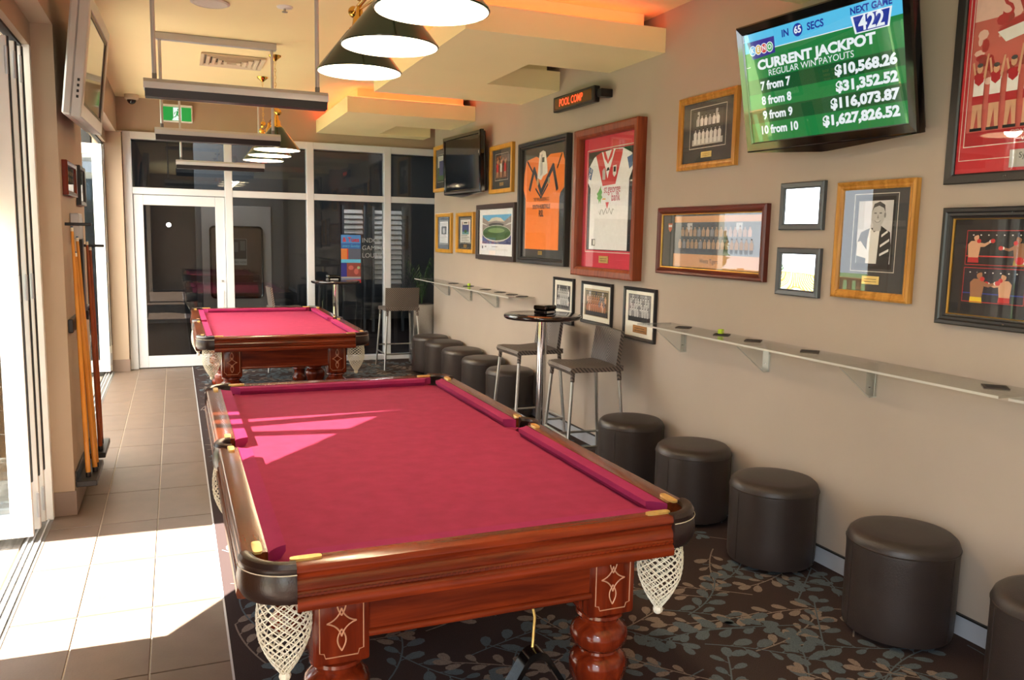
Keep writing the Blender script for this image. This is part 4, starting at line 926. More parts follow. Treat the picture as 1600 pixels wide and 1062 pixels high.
# LED message sign
s = thing('led_sign', 'black LED message sign reading POOL COMP on the right wall', 'sign', (2.99, 6.07, 2.79), -PI / 2 + 0.03)
MB().bbox(-0.345, 0.0, -0.062, 0.345, 0.055, 0.062, 0.008, 2).build('housing', M_black, s)
MB().box(-0.31, -0.0015, -0.042, 0.31, -0.0003, 0.042).build('window', mat('amber_filter', (96, 66, 30), 0.25, noise=0.06), s)
text('POOL COMP', 0.085, P('led_red', (255, 70, 30), 2.0), s, -0.03, -0.0025, 0.0, sx=0.82, bold=0.0005)
MB().bbox(0.36, 0.02, -0.03, 0.42, 0.125, 0.03, 0.004).build('bracket', M_black, s); MB().tube([(0.33, 0.03, 0.0), (0.40, 0.05, 0.0)], 0.016, 8).build('arm', M_black, s, 40)

# ------------------------------------------------------------------ cues, racks and plaques on the column
rk = thing('cue_rack', 'black wall cue rack on the left column', 'cue rack', (XL, 5.3, 0.0))
for (y0, y1) in ((0.06, 0.55), (0.72, 1.15)):
    MB().bbox(0.001, y0, 0.15, 0.115, y1, 0.185, 0.004).build('base_tray', M_black, rk); MB().bbox(0.001, y0, 0.186, 0.012, y1, 0.25, 0.003).build('back_plate', M_black, rk)
    MB().bbox(0.001, y0, 1.08, 0.028, y1, 1.16, 0.004).build('clip_rail', M_black, rk)
MB().bbox(0.001, 0.40, 1.62, 0.05, 0.60, 1.78, 0.004).build('top_holder', M_alug, rk)
MB().bbox(0.001, 0.74, 1.15, 0.03, 0.86, 1.76, 0.004).build('backboard', M_black, rk)
def cue(lab, y, zt, m, xb, xt):
    T = thing('pool_cue', lab, 'pool cue', (xb, y, 0.186), 0, 'pool cues in the rack'); L = zt - 0.186
    MB().lathe([(0.013, 0.0), (0.0145, 0.01), (0.0145, 0.35), (0.012, 0.8), (0.008, L - 0.03)], 12).build('shaft', m, T, 50)
    MB().lathe([(0.0082, L - 0.0299), (0.008, L - 0.008)], 10).build('ferrule', M_net, T, 40); MB().lathe([(0.0078, L - 0.0079), (0.005, L)], 10).build('tip', mat('cue_tip', (60, 90, 130), 0.8, noise=0.1), T, 40)
    MB().lathe([(0.0152, 0.0), (0.0152, 0.03)], 10).build('butt_cap', M_black, T, 40)
    c = MB().bbox(-0.03, -0.02, 0.90, -0.0155, 0.02, 0.96, 0.004).build('clip', M_black, T)
    T.rotation_euler = (0, (xt - xb) / L, 0); return T
cue('pale maple pool cue nearest the camera, in the rack', 5.45, 1.70, W_cue, -0.528, -0.555); cue('pale maple pool cue, second from the camera in the rack', 5.56, 1.55, W_cue, -0.50, -0.553); cue('pale maple pool cue, third from the camera in the rack', 5.67, 1.64, W_cue, -0.50, -0.551)
cue('red-brown pool cue, second from the far end of the rack', 6.1, 1.61, W_cued, -0.51, -0.537); cue('red-brown pool cue at the far end of the rack', 6.3, 1.57, W_cued, -0.52, -0.536)
for x0, lab, y, z in ((0, 'black T-shaped bridge head hooked over the nearest cues', 5.42, 1.70), (0, 'black T-shaped bridge head over the far red-brown cue', 6.33, 1.56)):
    T = thing('bridge_head', lab, 'cue rest', (-0.54, y + (0.03 if z > 1.65 else -0.03), z + 0.0025)); MB().bbox(-0.09, -0.011, 0.0, 0.09, 0.011, 0.018, 0.004).build('bar', M_black, T); MB().lathe([(0.014, -0.0), (0.014, 0.012)], 10).build('socket', M_black, T, 30)
# ------------------------------------------------------------------ framed pictures on the right wall
def picture(label, y0, y1, z0, z1, prof, fm, inner, matm, glassy=True, loc=None, rz=-PI / 2, mats=None, idx=None, name='framed_picture', cat='picture', gm=None):
    """y0 is the far (left in view) edge. Returns empty, W, H, inner inset"""
    W = y0 - y1; H = z1 - z0
    T = thing(name, label, cat, loc or (XR - 0.001, (y0 + y1) / 2, z0), rz)
    frame_ring(W, H, prof, 'frame', fm, T, mats, idx)
    i = inner
    MB().box(-W / 2 + i, -0.012, i, W / 2 - i, -0.006, H - i).build('backing', matm, T)
    if glassy: MB().box(-W / 2 + i, -0.0185, i, W / 2 - i, -0.0175, H - i).build('glass', gm or G_pic, T)
    return T, W, H
def pf(b, d, rim=0.004): return [(0, 0), (0, -d + rim), (rim, -d), (b - 0.006, -d + 0.004), (b, -d + 0.010), (b, -0.006)]
def border(x0, z0, x1, z1, t): return [rect(x0, z0, x1, z0 + t), rect(x0, z1 - t, x1, z1), rect(x0, z0, x0 + t, z1), rect(x1 - t, z0, x1, z1)]
Gw, Gl, Gm, Gd, Gk = P('g_white', (226, 226, 224)), P('g_light', (186, 186, 186)), P('g_mid', (130, 130, 132)), P('g_dark', (66, 66, 68)), P('g_black', (24, 24, 26))
def team(x0, z0, x1, z1, rows, n, shirt, head, short, bg, floor, seed=1):
    r = random.Random(seed); L = [(bg, rect(x0, z0, x1, z1)), (floor, rect(x0, z0, x1, z0 + (z1 - z0) * 0.18))]
    w = x1 - x0; h = z1 - z0
    for k in range(3): L.append((Gd if k % 2 else Gl, rect(x0 + w * (0.15 + 0.3 * k), z0 + h * 0.7, x0 + w * (0.22 + 0.3 * k), z1)))
    for row in range(rows - 1, -1, -1):
        m = n - (row % 2); pw = w * 0.92 / n
        for i in range(m):
            cx = x0 + w / 2 + (i - (m - 1) / 2) * pw; bz = z0 + h * (0.10 + 0.56 * row / max(1, rows - 1) * 0.72); bh = h * 0.31
            if row == 0: L.append((short, [(cx - pw * 0.3, bz - h * 0.06), (cx + pw * 0.3, bz - h * 0.06), (cx + pw * 0.36, bz + bh * 0.3), (cx - pw * 0.36, bz + bh * 0.3)]))
            L.append((shirt if r.random() < 0.75 else (Gm if r.random() < 0.5 else head), [(cx - pw * 0.36, bz + bh * 0.2), (cx + pw * 0.36, bz + bh * 0.2), (cx + pw * 0.42, bz + bh * 0.8), (cx + pw * 0.15, bz + bh), (cx - pw * 0.15, bz + bh), (cx - pw * 0.42, bz + bh * 0.8)]))
            L.append((head, ell(cx, bz + bh * 1.14, pw * 0.17, h * 0.042, 8)))
            L.append((Gk, [(cx - pw * 0.17, bz + bh * 1.17), (cx + pw * 0.17, bz + bh * 1.17), (cx + pw * 0.1, bz + bh * 1.33), (cx - pw * 0.1, bz + bh * 1.33)]))
    return L
def plaque(T, cx, z, w=0.1, h=0.04, txt=None, m=None):
    p = MB().bbox(cx - w / 2, -0.0165, z, cx + w / 2, -0.0125, z + h, 0.0008).build('plaque', m or M_foil, T)
    for k in range(2): MB().box(cx - w * 0.36, -0.0168, z + h * (0.3 + 0.3 * k), cx + w * 0.36, -0.0166, z + h * (0.36 + 0.3 * k)).build('engraving', M_matdark, p)
    return p
Y0 = -0.0125
# 1 cricket team photo
T, W, H = picture('oak-framed black and white team photo beside the jackpot television', 4.70, 4.09, 2.14, 2.60, [(0, 0), (0, -0.03), (0.012, -0.036), (0.022, -0.028), (0.032, -0.03), (0.042, -0.022), (0.042, -0.006)], W_gold, 0.04, M_matgrey)
L = [(M_line, p) for p in border(-0.19, 0.13, 0.19, 0.385, 0.004)] + [(M_matdark, rect(-0.165, 0.145, 0.165, 0.365))] + team(-0.16, 0.15, 0.16, 0.36, 2, 7, Gw, Gl, Gw, Gd, Gl, 2)
flat('photograph', T, L, Y0); plaque(T, 0, 0.07, 0.11, 0.036)
# 2 man portrait
T, W, H = picture('oak-framed black and white portrait of a smiling man in a jacket', 3.245, 2.765, 1.42, 1.99, [(0, 0), (0, -0.03), (0.010, -0.036), (0.022, -0.028), (0.03, -0.03), (0.04, -0.022), (0.04, -0.006)], W_gold, 0.038, M_matgrey)
x0, x1, z0, z1 = -0.105, 0.105, 0.175, 0.475
def Q(u, v): return (x0 + u * (x1 - x0), z0 + v * (z1 - z0))
L = [(M_line, p) for p in border(-0.135, 0.135, 0.135, 0.51, 0.0035)] + [(M_matdark, rect(-0.118, 0.15, 0.118, 0.495)), (P('portrait_bg', (204, 204, 206)), rect(x0, z0, x1, z1)),
    (Gl, [Q(0, .55), Q(.18, .55), Q(.18, 1), Q(0, 1)]), (Gd, [Q(.02, 0), Q(.98, 0), Q(1, .3), Q(.95, .5), Q(.7, .6), Q(.35, .56), Q(.12, .5), Q(0, .3)]), (Gk, [Q(.62, 0), Q(.98, 0), Q(1, .3), Q(.96, .5), Q(.72, .58), Q(.62, .4)]),
    (Gw, [Q(.3, 0), Q(.62, 0), Q(.66, .56), Q(.5, .5), Q(.38, .58), Q(.32, .4)]), (Gw, [Q(.02, .12), Q(.3, .08), Q(.34, .2), Q(.12, .36), Q(.02, .34)]),
    (Gw, [Q(.7, .12), Q(.95, .2), Q(.95, .24), Q(.7, .16)]), (Gw, [Q(.7, .26), Q(.95, .36), Q(.95, .4), Q(.7, .30)]), (Gw, [Q(.72, .42), Q(.9, .5), Q(.88, .53), Q(.72, .46)]),
    (Gl, [Q(.46, .52), Q(.68, .52), Q(.7, .66), Q(.46, .66)]), (Gl, ell(*Q(.58, .77), 0.041, 0.056, 18)), (Gd, [Q(.4, .82), Q(.46, .95), Q(.62, .985), Q(.77, .93), Q(.79, .8), Q(.74, .88), Q(.6, .92), Q(.46, .89)]),
    (Gd, rect(*Q(.47, .795), *Q(.54, .81))), (Gd, rect(*Q(.62, .795), *Q(.69, .81))), (Gm, [Q(.56, .72), Q(.61, .72), Q(.585, .79)]), (Gm, [Q(.48, .685), Q(.68, .685), Q(.62, .655), Q(.54, .655)]), (Gw, [Q(.51, .683), Q(.65, .683), Q(.61, .668), Q(.55, .668)]), (Gm, ell(*Q(.785, .77), 0.006, 0.014, 8))]
flat('photograph', T, L, Y0); plaque(T, 0.0, 0.075, 0.105, 0.04)
# 3 small square mirrors
M_mir = mat('mirror', (236, 238, 240), 0.02, metal=1.0, noise=0.01)
for lab, za, zb in (('upper of two small square charcoal-framed mirrors', 1.755, 2.01), ('lower of two small square charcoal-framed mirrors', 1.40, 1.66)):
    T, W, H = picture(lab, 3.675, 3.345, za, zb, [(0, 0), (0, -0.02), (0.006, -0.026), (0.026, -0.022), (0.03, -0.016), (0.034, -0.018), (0.034, -0.006)], M_frgrey, 0.03, M_matdark, False, name='wall_mirror', cat='mirror')
    n = 10; mb = MB(); vs = []
    for i in range(n + 1):
        for j in range(n + 1):
            u, v = i / n * 2 - 1, j / n * 2 - 1; bulge = 0.0035 * (1 - u * u) * (1 - v * v) * (0.12 if za > 1.7 else 1.0)
            vs.append((u * (W / 2 - 0.032), -0.0135 - bulge, H / 2 + v * (H / 2 - 0.032)))
    mb.add(vs, [(i * (n + 1) + j, (i + 1) * (n + 1) + j, (i + 1) * (n + 1) + j + 1, i * (n + 1) + j + 1) for i in range(n) for j in range(n)]); mb.build('mirror_plate', M_mir, T, 180)
# 4 long maroon frame
T, W, H = picture('wide maroon-framed team poster with gilt inner edge', 4.90, 3.77, 1.46, 1.905, [(0, 0), (0, -0.03), (0.008, -0.038), (0.02, -0.034), (0.03, -0.038), (0.042, -0.024), (0.044, -0.022), (0.05, -0.02), (0.05, -0.006)], M_frbrn, 0.048, M_matdark, mats=[M_frbrn, M_gilt], idx=[0, 0, 0, 0, 0, 1, 1, 1], gm=glass('poster_glass', (1, 1, 1), 1.48))
Pt = P('poster_tan', (206, 152, 98)); Pk = P('poster_dark', (72, 76, 74))
L = [(Pk, rect(-0.51, 0.055, 0.51, 0.39)), (Pt, rect(-0.38, 0.055, 0.51, 0.14)), (Pt, rect(-0.38, 0.345, 0.51, 0.385)), (P('shield', (196, 110, 80)), [(-0.455, 0.34), (-0.405, 0.34), (-0.41, 0.30), (-0.43, 0.28), (-0.45, 0.30)]), (Gw, rect(-0.45, 0.315, -0.41, 0.33))]
L += team(-0.36, 0.145, 0.49, 0.34, 2, 17, P('tan_shirt', (160, 128, 96)), P('tan_head', (176, 146, 118)), Gd, Pk, Pk, 5)
flat('poster', T, L, Y0); text('Wests Tigers', 0.04, Pk, T, 0.02, -0.0142, 0.098, sx=0.9)
# 5 boxers
T, W, H = picture('black-framed pair of boxing photographs with gilt edge at the right', 2.61, 1.95, 1.35, 1.85, [(0, 0), (0, -0.035), (0.006, -0.042), (0.018, -0.04), (0.024, -0.034), (0.034, -0.034), (0.04, -0.026), (0.046, -0.024), (0.05, -0.018), (0.05, -0.006)], M_frblk, 0.048, M_matdark, mats=[M_frblk, M_gilt], idx=[0, 0, 0, 0, 0, 0, 0, 1, 1])
Sk, Sk2, Rg, Yl, Rl = P('skin_a', (206, 160, 128)), P('skin_b', (150, 104, 74)), P('glove_red', (196, 36, 40)), P('shorts_yellow', (224, 196, 48)), P('red_line', (186, 40, 44))
Nv = P('ring_navy', (26, 28, 44))
def boxer(cx, cz, s, d, sk, sh, reach):
    f = lambda p: (cx + d * p[0] * s, cz + p[1] * s)
    tr_ = [(-0.30, -0.5), (0.22, -0.5), (0.28, -0.1), (0.30, 0.18), (0.1, 0.28), (-0.2, 0.28), (-0.36, 0.12)]
    arm = [(0.18, 0.22), (0.5, 0.1 + reach * 0.12), (0.82, 0.2 + reach * 0.2), (0.82, 0.10 + reach * 0.2), (0.5, -0.04 + reach * 0.1), (0.2, 0.0)]
    arm2 = [(-0.1, 0.15), (0.02, -0.14), (0.2, 0.22), (0.13, 0.27), (0.02, 0.04), (-0.02, 0.2)]
    o = [(sk, [f(p) for p in tr_]), (sk, [f(p) for p in arm]), (sk, [f(p) for p in arm2])]
    hp = f((0.06, 0.44)); o += [(sk, ell(hp[0], hp[1], 0.13 * s, 0.165 * s, 12)), (Gk, [f(p) for p in ((-0.08, 0.46), (-0.05, 0.6), (0.08, 0.635), (0.18, 0.56), (0.1, 0.55), (0.0, 0.52))])]
    g1 = f((0.9, 0.16 + reach * 0.22)); g2 = f((0.2, 0.28)); o += [(Gw, ell(*f((0.78, 0.15 + reach * 0.2)), 0.06 * s, 0.07 * s, 8)), (Rg, ell(*g1, 0.12 * s, 0.10 * s, 10)), (Rg, ell(*g2, 0.11 * s, 0.10 * s, 10))]
    o += [(sh, [f(p) for p in ((-0.32, -0.72), (0.26, -0.72), (0.23, -0.48), (-0.31, -0.48))])]
    return o
L = []
for (pz0, pz1, k) in ((0.26, 0.405, 0), (0.105, 0.25, 1)):
    L += [(Nv if k else P('ring_black', (18, 18, 22)), rect(-0.22, pz0, 0.06, pz1)), (P('rope_blue', (40, 60, 150)) if k else Rl, rect(-0.22, pz0 + 0.035, 0.06, pz0 + 0.04))]
    L += [(Gw, ell(-0.19 + q * 0.035, pz1 - 0.02, 0.004, 0.003, 6)) for q in range(7)]
    if k == 0: L += boxer(-0.18, pz0 + 0.075, 0.09, 1, Sk, Rl, 0.6) + boxer(0.02, pz0 + 0.068, 0.09, -1, Sk2, P('shorts_gold', (160, 140, 60)), -0.5)
    else: L += boxer(-0.03, pz0 + 0.07, 0.09, -1, Sk, Rl, -0.2) + boxer(-0.15, pz0 + 0.07, 0.1, 1, Sk2, Yl, -0.1)
    L += [(Rl, p) for p in border(-0.22, pz0, 0.06, pz1, 0.003)]
L += [(Gm, rect(0.09, 0.08, 0.2, 0.085)), (P('ring_black', (18, 18, 22)), rect(0.085, 0.11, 0.26, 0.40))] + boxer(0.17, 0.25, 0.16, -1, Sk2, Yl, 0.2)
flat('photographs', T, L, Y0)
for (sx_, sz_) in ((0.0, 0.025), (0.0, H - 0.025)): MB().lathe([(0.005, 0), (0.005, 0.004)], 8).build('screw', M_chrome, T, 30, (sx_, -0.0415, sz_))
# 6 red premiers poster
T, W, H = picture('large red premiership poster in a black frame, top right corner', 2.63, 1.85, 1.95, 2.94, pf(0.042, 0.03), M_frblk, 0.04, P('poster_red', (190, 36, 48)))
Rd, Pale, Rk = P('poster_red2', (170, 30, 40)), P('poster_pale', (226, 190, 178)), P('poster_rose', (196, 96, 88))
L = [(M_line, p) for p in border(-0.335, 0.095, 0.335, 0.94, 0.003)] + [(M_line, p) for p in border(-0.318, 0.15, 0.318, 0.93, 0.004)]
L += [(Rk, rect(-0.31, 0.21, 0.31, 0.92)), (Pale, rect(-0.31, 0.66, 0.31, 0.92)), (Rd, rect(-0.31, 0.155, 0.31, 0.21))]
rr = random.Random(9)
for k in range(90): L.append(((Rk, Pale, Rd, P('poster_brick', (150, 52, 46)))[k % 4], ell(-0.28 + rr.random() * 0.56, 0.40 + rr.random() * 0.26, 0.010 + rr.random() * 0.018, 0.012 + rr.random() * 0.018, 8)))
L += [(Gw, [(-0.2, 0.60), (0.16, 0.66), (0.17, 0.62), (-0.16, 0.555)]), (Rd, [(-0.2, 0.615), (-0.05, 0.665), (0.16, 0.675), (0.15, 0.645), (-0.05, 0.625)])]
for k in range(8):
    cx = -0.265 + k * 0.075; j = rr.uniform(-0.01, 0.01); bz = 0.222
    L += [(Sk, [(cx - 0.022, bz), (cx - 0.008, bz), (cx + 0.002, bz + 0.08), (cx + 0.012, bz), (cx + 0.027, bz), (cx + 0.022, bz + 0.11), (cx - 0.022, bz + 0.11)]), (Gk, rect(cx - 0.026, bz - 0.008, cx + 0.03, bz + 0.004)), (Rd, rect(cx - 0.026, bz + 0.10, cx + 0.026, bz + 0.14)),
          (Gw, rect(cx - 0.024, bz + 0.135, cx + 0.024, bz + 0.205)), (Rd, [(cx - 0.024, bz + 0.225), (cx + 0.024, bz + 0.225), (cx + 0.02, bz + 0.19), (cx, bz + 0.175), (cx - 0.02, bz + 0.19)]), (Sk, [(cx + 0.018, bz + 0.21), (cx + 0.03, bz + 0.30 + j * 2), (cx + 0.038, bz + 0.30 + j * 2), (cx + 0.028, bz + 0.19)]),
          (Sk, [(cx - 0.024, bz + 0.22), (cx - 0.036, bz + 0.27 - j), (cx - 0.028, bz + 0.275 - j), (cx - 0.016, bz + 0.225)]), (Sk, ell(cx, bz + 0.245 + j, 0.014, 0.02, 8)), (Gd, ell(cx, bz + 0.258 + j, 0.014, 0.009, 8))]
flat('poster', T, L, Y0)
text('SYDNEY', 0.13, Rd, T, 0.0, -0.0152, 0.80, sx=0.95); text('SWANS', 0.13, Rd, T, 0.03, -0.0152, 0.695, sx=1.0); text('2005', 0.035, Gw, T, -0.03, -0.0155, 0.63, rot=0.05)
text('SYDNEY SWANS 2005 PREMIERS', 0.022, Gw, T, 0.05, -0.0155, 0.195); text('WEST COAST EAGLES', 0.022, Gw, T, 0.05, -0.0155, 0.165)
p = MB().bbox(-0.1, -0.0166, 0.055, 0.16, -0.0125, 0.125, 0.0008).build('plaque', mat('silver_plaque', (176, 176, 172), 0.4, metal=0.4, noise=0.05), T); text('Sydney Swans', 0.032, Gk, T, 0.03, -0.0172, 0.1); text('2005 Premiers', 0.022, Gk, T, 0.03, -0.0172, 0.072)
MB().lathe([(0.005, 0), (0.005, 0.004)], 8).build('screw', M_chrome, T, 30, (-0.1, -0.0315, 0.02))
# 7 orange jersey
T, W, H = picture('orange football jersey with black chevrons in a tall black frame', 7.38, 6.32, 1.443, 2.565, [(0, 0), (0, -0.05), (0.006, -0.056), (0.03, -0.052), (0.04, -0.04), (0.05, -0.04), (0.058, -0.03), (0.058, -0.006)], M_frblk, 0.055, M_matgrey)
Or, Bk, Cw = P('jersey_orange', (246, 132, 32)), P('jersey_black', (30, 26, 26)), P('collar_white', (232, 230, 224))
def U(u, v): return (-W / 2 + u * W, H - v * H)
jo = MB(); poly = [U(*p) for p in ((.12, .145), (.33, .125), (.42, .15), (.55, .15), (.62, .125), (.86, .13), (.9, .2), (.925, .38), (.83, .43), (.81, .47), (.81, .88), (.11, .88), (.11, .46), (.06, .38), (.075, .25))]
jo.prism(poly, -0.0225 + 0.008, -0.0125, axis=1); jo.build('jersey', Or, T)
J = -0.0148
def st(pts, w):
    out = []
    for (p, q) in zip(pts[:-1], pts[1:]):
        p, q = Vector(p), Vector(q); d = (q - p).normalized(); n = Vector((-d.y, d.x)) * w / 2; e = d * w * 0.3
        out.append([tuple(p + n - e), tuple(p - n - e), tuple(q - n + e), tuple(q + n + e)])
    return out
L = [(Bk, p) for p in st([U(.20, .385), U(.29, .225), U(.445, .42), U(.68, .22), U(.765, .40)], 0.048)] + [(Bk, p) for p in st([U(.135, .15), U(.25, .24)], 0.02)] + [(Bk, p) for p in st([U(.84, .14), U(.76, .24)], 0.02)] + [(Bk, p) for p in st([U(.33, .385), U(.445, .46), U(.58, .36)], 0.02)]
L += [(Cw, [U(*p) for p in ((.40, .10), (.47, .085), (.52, .10), (.56, .2), (.57, .27), (.48, .29), (.44, .32), (.36, .30), (.38, .2))]), (Gl, [U(*p) for p in ((.42, .12), (.46, .11), (.47, .27), (.42, .29))]), (Gk, rect(*U(.45, .18), *U(.50, .14))), (P('crest_a', (206, 170, 120)), ell(*U(.37, .33), 0.025, 0.035, 10)), (P('crest_b', (150, 150, 110)), ell(*U(.60, .33), 0.022, 0.03, 10))]
flat('jersey_print', T, L, J); text('THE WINDSCREENS CO', 0.045, Bk, T, *(lambda p: (p[0], J - 0.0035, p[1]))(U(.46, .475)), sx=0.72)
text('SOUTH HURSTVILLE', 0.055, Bk, T, *(lambda p: (p[0], J - 0.0035, p[1]))(U(.46, .535)), sx=0.78, bold=0.001); text('RSL', 0.085, Bk, T, *(lambda p: (p[0], J - 0.0035, p[1]))(U(.46, .59)), sx=0.8, bold=0.0015)
plaque(T, U(.45, 0)[0], 0.085, 0.09, 0.035)
# 8 red and white jersey
T, W, H = picture('white football jersey with red V on a red mat in a deep cherry frame', 6.14, 5.135, 1.387, 2.55, [(0, 0), (0, -0.075), (0.01, -0.08), (0.05, -0.075), (0.068, -0.062), (0.072, -0.05), (0.072, -0.006)], W_frame, 0.07, M_matred)
def U(u, v): return (-W / 2 + u * W, H - v * H)
L = [(M_line, p) for p in border(U(.13, 0)[0], U(0, .835)[1], U(.86, 0)[0], U(0, .14)[1], 0.006)] + [(M_matdark, [U(.15, .155), U(.85, .155), U(.85, .82), U(.15, .82)])]
flat('mat_board', T, L, Y0)
Jw, Jr, Jb = P('jersey_white', (236, 238, 242)), P('jersey_red', (202, 40, 44)), P('sleeve_blue', (44, 92, 150))
MB().prism([U(*p) for p in ((.37, .165), (.46, .175), (.55, .155), (.70, .16), (.83, .2), (.845, .30), (.80, .36), (.80, .815), (.20, .815), (.20, .40), (.155, .36), (.165, .26), (.25, .195))], -0.0155, -0.0128, axis=1).build('jersey', Jw, T); J = -0.0157
L = [(Jr, [U(*p) for p in ((.28, .185), (.37, .165), (.475, .335), (.585, .16), (.70, .165), (.69, .2), (.60, .385), (.40, .39))]), (Jw, [U(*p) for p in ((.38, .168), (.56, .158), (.475, .345))]),
     (Jr, [U(*p) for p in ((.395, .165), (.43, .165), (.475, .225), (.53, .158), (.56, .158), (.535, .205), (.475, .25), (.42, .21))]), (Gk, [U(*p) for p in ((.465, .275), (.49, .27), (.505, .29), (.45, .295))]), (Gl, [U(*p) for p in ((.39, .29), (.42, .27), (.44, .30), (.44, .35), (.395, .35))]), (Gw, [U(*p) for p in ((.555, .265), (.61, .262), (.61, .32), (.58, .34), (.555, .32))]), (Bk, rect(*U(.565, .305), *U(.60, .272))),
     (Jb, [U(*p) for p in ((.175, .25), (.235, .275), (.205, .345), (.155, .325))]), (Jb, [U(*p) for p in ((.765, .225), (.84, .21), (.845, .28), (.80, .30))]),
     (Jr, [U(*p) for p in ((.455, .50), (.51, .50), (.485, .545))]), (Gd, rect(*U(.245, .79), *U(.305, .745))), (Gw, rect(*U(.27, .785), *U(.30, .75)))]
Dg = P('emblem_green', (104, 178, 84))
L += [(Dg, [U(*p) for p in ((.33, .43), (.36, .405), (.375, .385), (.38, .41), (.40, .43), (.385, .45), (.405, .465), (.38, .48), (.375, .51), (.36, .485), (.345, .51), (.34, .48), (.315, .47), (.33, .455), (.31, .44))]), (P('emblem_gold', (226, 176, 70)), ell(*U(.43, .478), 0.03, 0.006, 10))]
flat('jersey_print', T, L, J)
Jm = P('script_magenta', (184, 40, 84))
text('st.george', 0.088, Jm, T, *(lambda p: (p[0], J - 0.0025, p[1]))(U(.555, .415)), sx=0.8); text('bank', 0.088, Jm, T, *(lambda p: (p[0], J - 0.0025, p[1]))(U(.615, .47)), sx=0.8); text('OLG', 0.04, Gw, T, *(lambda p: (p[0], J - 0.0025, p[1]))(U(.195, .30)), rot=1.1, bold=0.001)
MB().tube([(*(lambda p: (p[0], J - 0.003, p[1]))(U(.36 + .018 * k, .56 + .022 * math.sin(k * 1.9))),) for k in range(14)], 0.0012, 4).build('signature', Gd, T)
plaque(T, U(.45, 0)[0], U(0, .905)[1], 0.15, 0.055)
# 9 stadium print
T, W, H = picture('stadium panorama print with white border in a dark frame', 8.59, 7.485, 1.44, 2.025, pf(0.052, 0.04), mat('dark_brown_frame', (58, 46, 44), 0.35, noise=0.08), 0.05, P('print_paper', (232, 236, 242)))
def U(u, v): return (-W / 2 + u * W, H - v * H)
Sky, Stand, Grass, Crowd, Grass2 = P('stadium_sky', (96, 172, 222)), P('stadium_stand', (150, 140, 138)), P('stadium_grass', (70, 104, 62)), P('stadium_crowd', (78, 84, 140)), P('stadium_light_grass', (120, 152, 100))
L = [(Stand, [U(.13, .19), U(.88, .19), U(.88, .71), U(.13, .71)]), (Sky, [U(.13, .19), U(.88, .19), U(.88, .21), U(.72, .30), U(.28, .30), U(.13, .22)]), (P('roof_pale', (214, 210, 196)), [U(*p) for p in ((.28, .32), (.38, .25), (.5, .235), (.62, .25), (.72, .32), (.62, .31), (.5, .295), (.38, .31))]),
     (Gd, [U(*p) for p in ((.3, .36), (.4, .335), (.6, .335), (.7, .36), (.68, .40), (.5, .385), (.32, .40))]), (Gw, [U(*p) for p in ((.13, .33), (.26, .37), (.26, .38), (.13, .35))]), (Gw, [U(*p) for p in ((.88, .33), (.74, .37), (.74, .38), (.88, .35))]),
     (Crowd, [U(.13, .55), U(.3, .66), U(.5, .69), U(.7, .66), U(.88, .55), U(.88, .71), U(.13, .71)]), (Gw, ell(*U(.505, .52), 0.41, 0.085, 24)), (Grass, ell(*U(.505, .515), 0.40, 0.078, 24)), (Grass2, ell(*U(.505, .47), 0.24, 0.026, 18))]
for k in range(40): L.append(((Crowd, Gl, P('stadium_navy', (46, 50, 108)), Gm)[k % 4], ell(*U(.15 + .71 * rr.random(), .655 + .05 * rr.random()), 0.008, 0.005, 6)))
L += [(Gm, rect(*U(.4, .765), *U(.55, .755))), (Gl, rect(*U(.25, .80), *U(.8, .797))), (Gl, rect(*U(.25, .82), *U(.8, .817))), (Gd, rect(*U(.13, .80), *U(.16, .75))), (Gm, rect(*U(.21, .775), *U(.25, .75)))]
flat('print', T, L, Y0)
# 10 small gold frames
def gold(label, y0, y1, z0, z1): return picture(label, y0, y1, z0, z1, [(0, 0), (0, -0.032), (0.005, -0.036), (0.04, -0.032), (0.045, -0.02), (0.045, -0.006)], mat('yellow_pine_frame', (196, 144, 46), 0.4, noise=0.12, nscale=16, stretch=(1, 1, 0.2)), 0.043, M_matgrey)
T, W, H = gold('gold-framed basketball photograph right of the dark television', 8.215, 7.585, 2.13, 2.615)
L = [(M_line, p) for p in border(-0.19, 0.13, 0.17, 0.40, 0.004)] + [(P('court_brown', (96, 58, 40)), rect(-0.17, 0.15, 0.15, 0.38))]
for k in range(26): L.append(((P('court_brown2', (60, 36, 30)), P('court_tan', (168, 110, 66)), Gk)[k % 3], ell(-0.15 + 0.28 * rr.random(), 0.24 + 0.13 * rr.random(), 0.018, 0.016, 6)))
for cx, k in ((-0.12, 0), (-0.02, 1), (0.09, 0)): L += [(Sk, [(cx - 0.03, 0.16), (cx - 0.012, 0.16), (cx, 0.22), (cx + 0.014, 0.16), (cx + 0.03, 0.16), (cx + 0.02, 0.25), (cx - 0.02, 0.25)]), (Gw if k else Jr, rect(cx - 0.026, 0.215, cx + 0.026, 0.30)), (Sk, [(cx + 0.02, 0.28), (cx + 0.045, 0.34), (cx + 0.034, 0.345), (cx + 0.012, 0.30)]), (Sk, ell(cx, 0.32, 0.016, 0.02, 8))]
flat('photograph', T, L, Y0); plaque(T, 0.0, 0.075, 0.1, 0.032)
T, W, H = gold('narrow gold frame holding a page of print, at the end of the wall', 10.13, 9.51, 1.475, 1.96)
L = [(M_line, p) for p in border(-0.20, 0.105, 0.17, 0.40, 0.004)] + [(Gw, rect(-0.18, 0.12, 0.15, 0.385)), (Gd, rect(-0.12, 0.225, 0.09, 0.325)), (Gl, ell(-0.015, 0.27, 0.05, 0.035, 10))] + [(Gm, rect(-0.15, 0.135 + q * 0.018, 0.12 - (q % 3) * 0.05, 0.140 + q * 0.018)) for q in range(5)] + [(Gm, rect(-0.15, 0.34 + q * 0.018, 0.12, 0.345 + q * 0.018)) for q in range(2)]
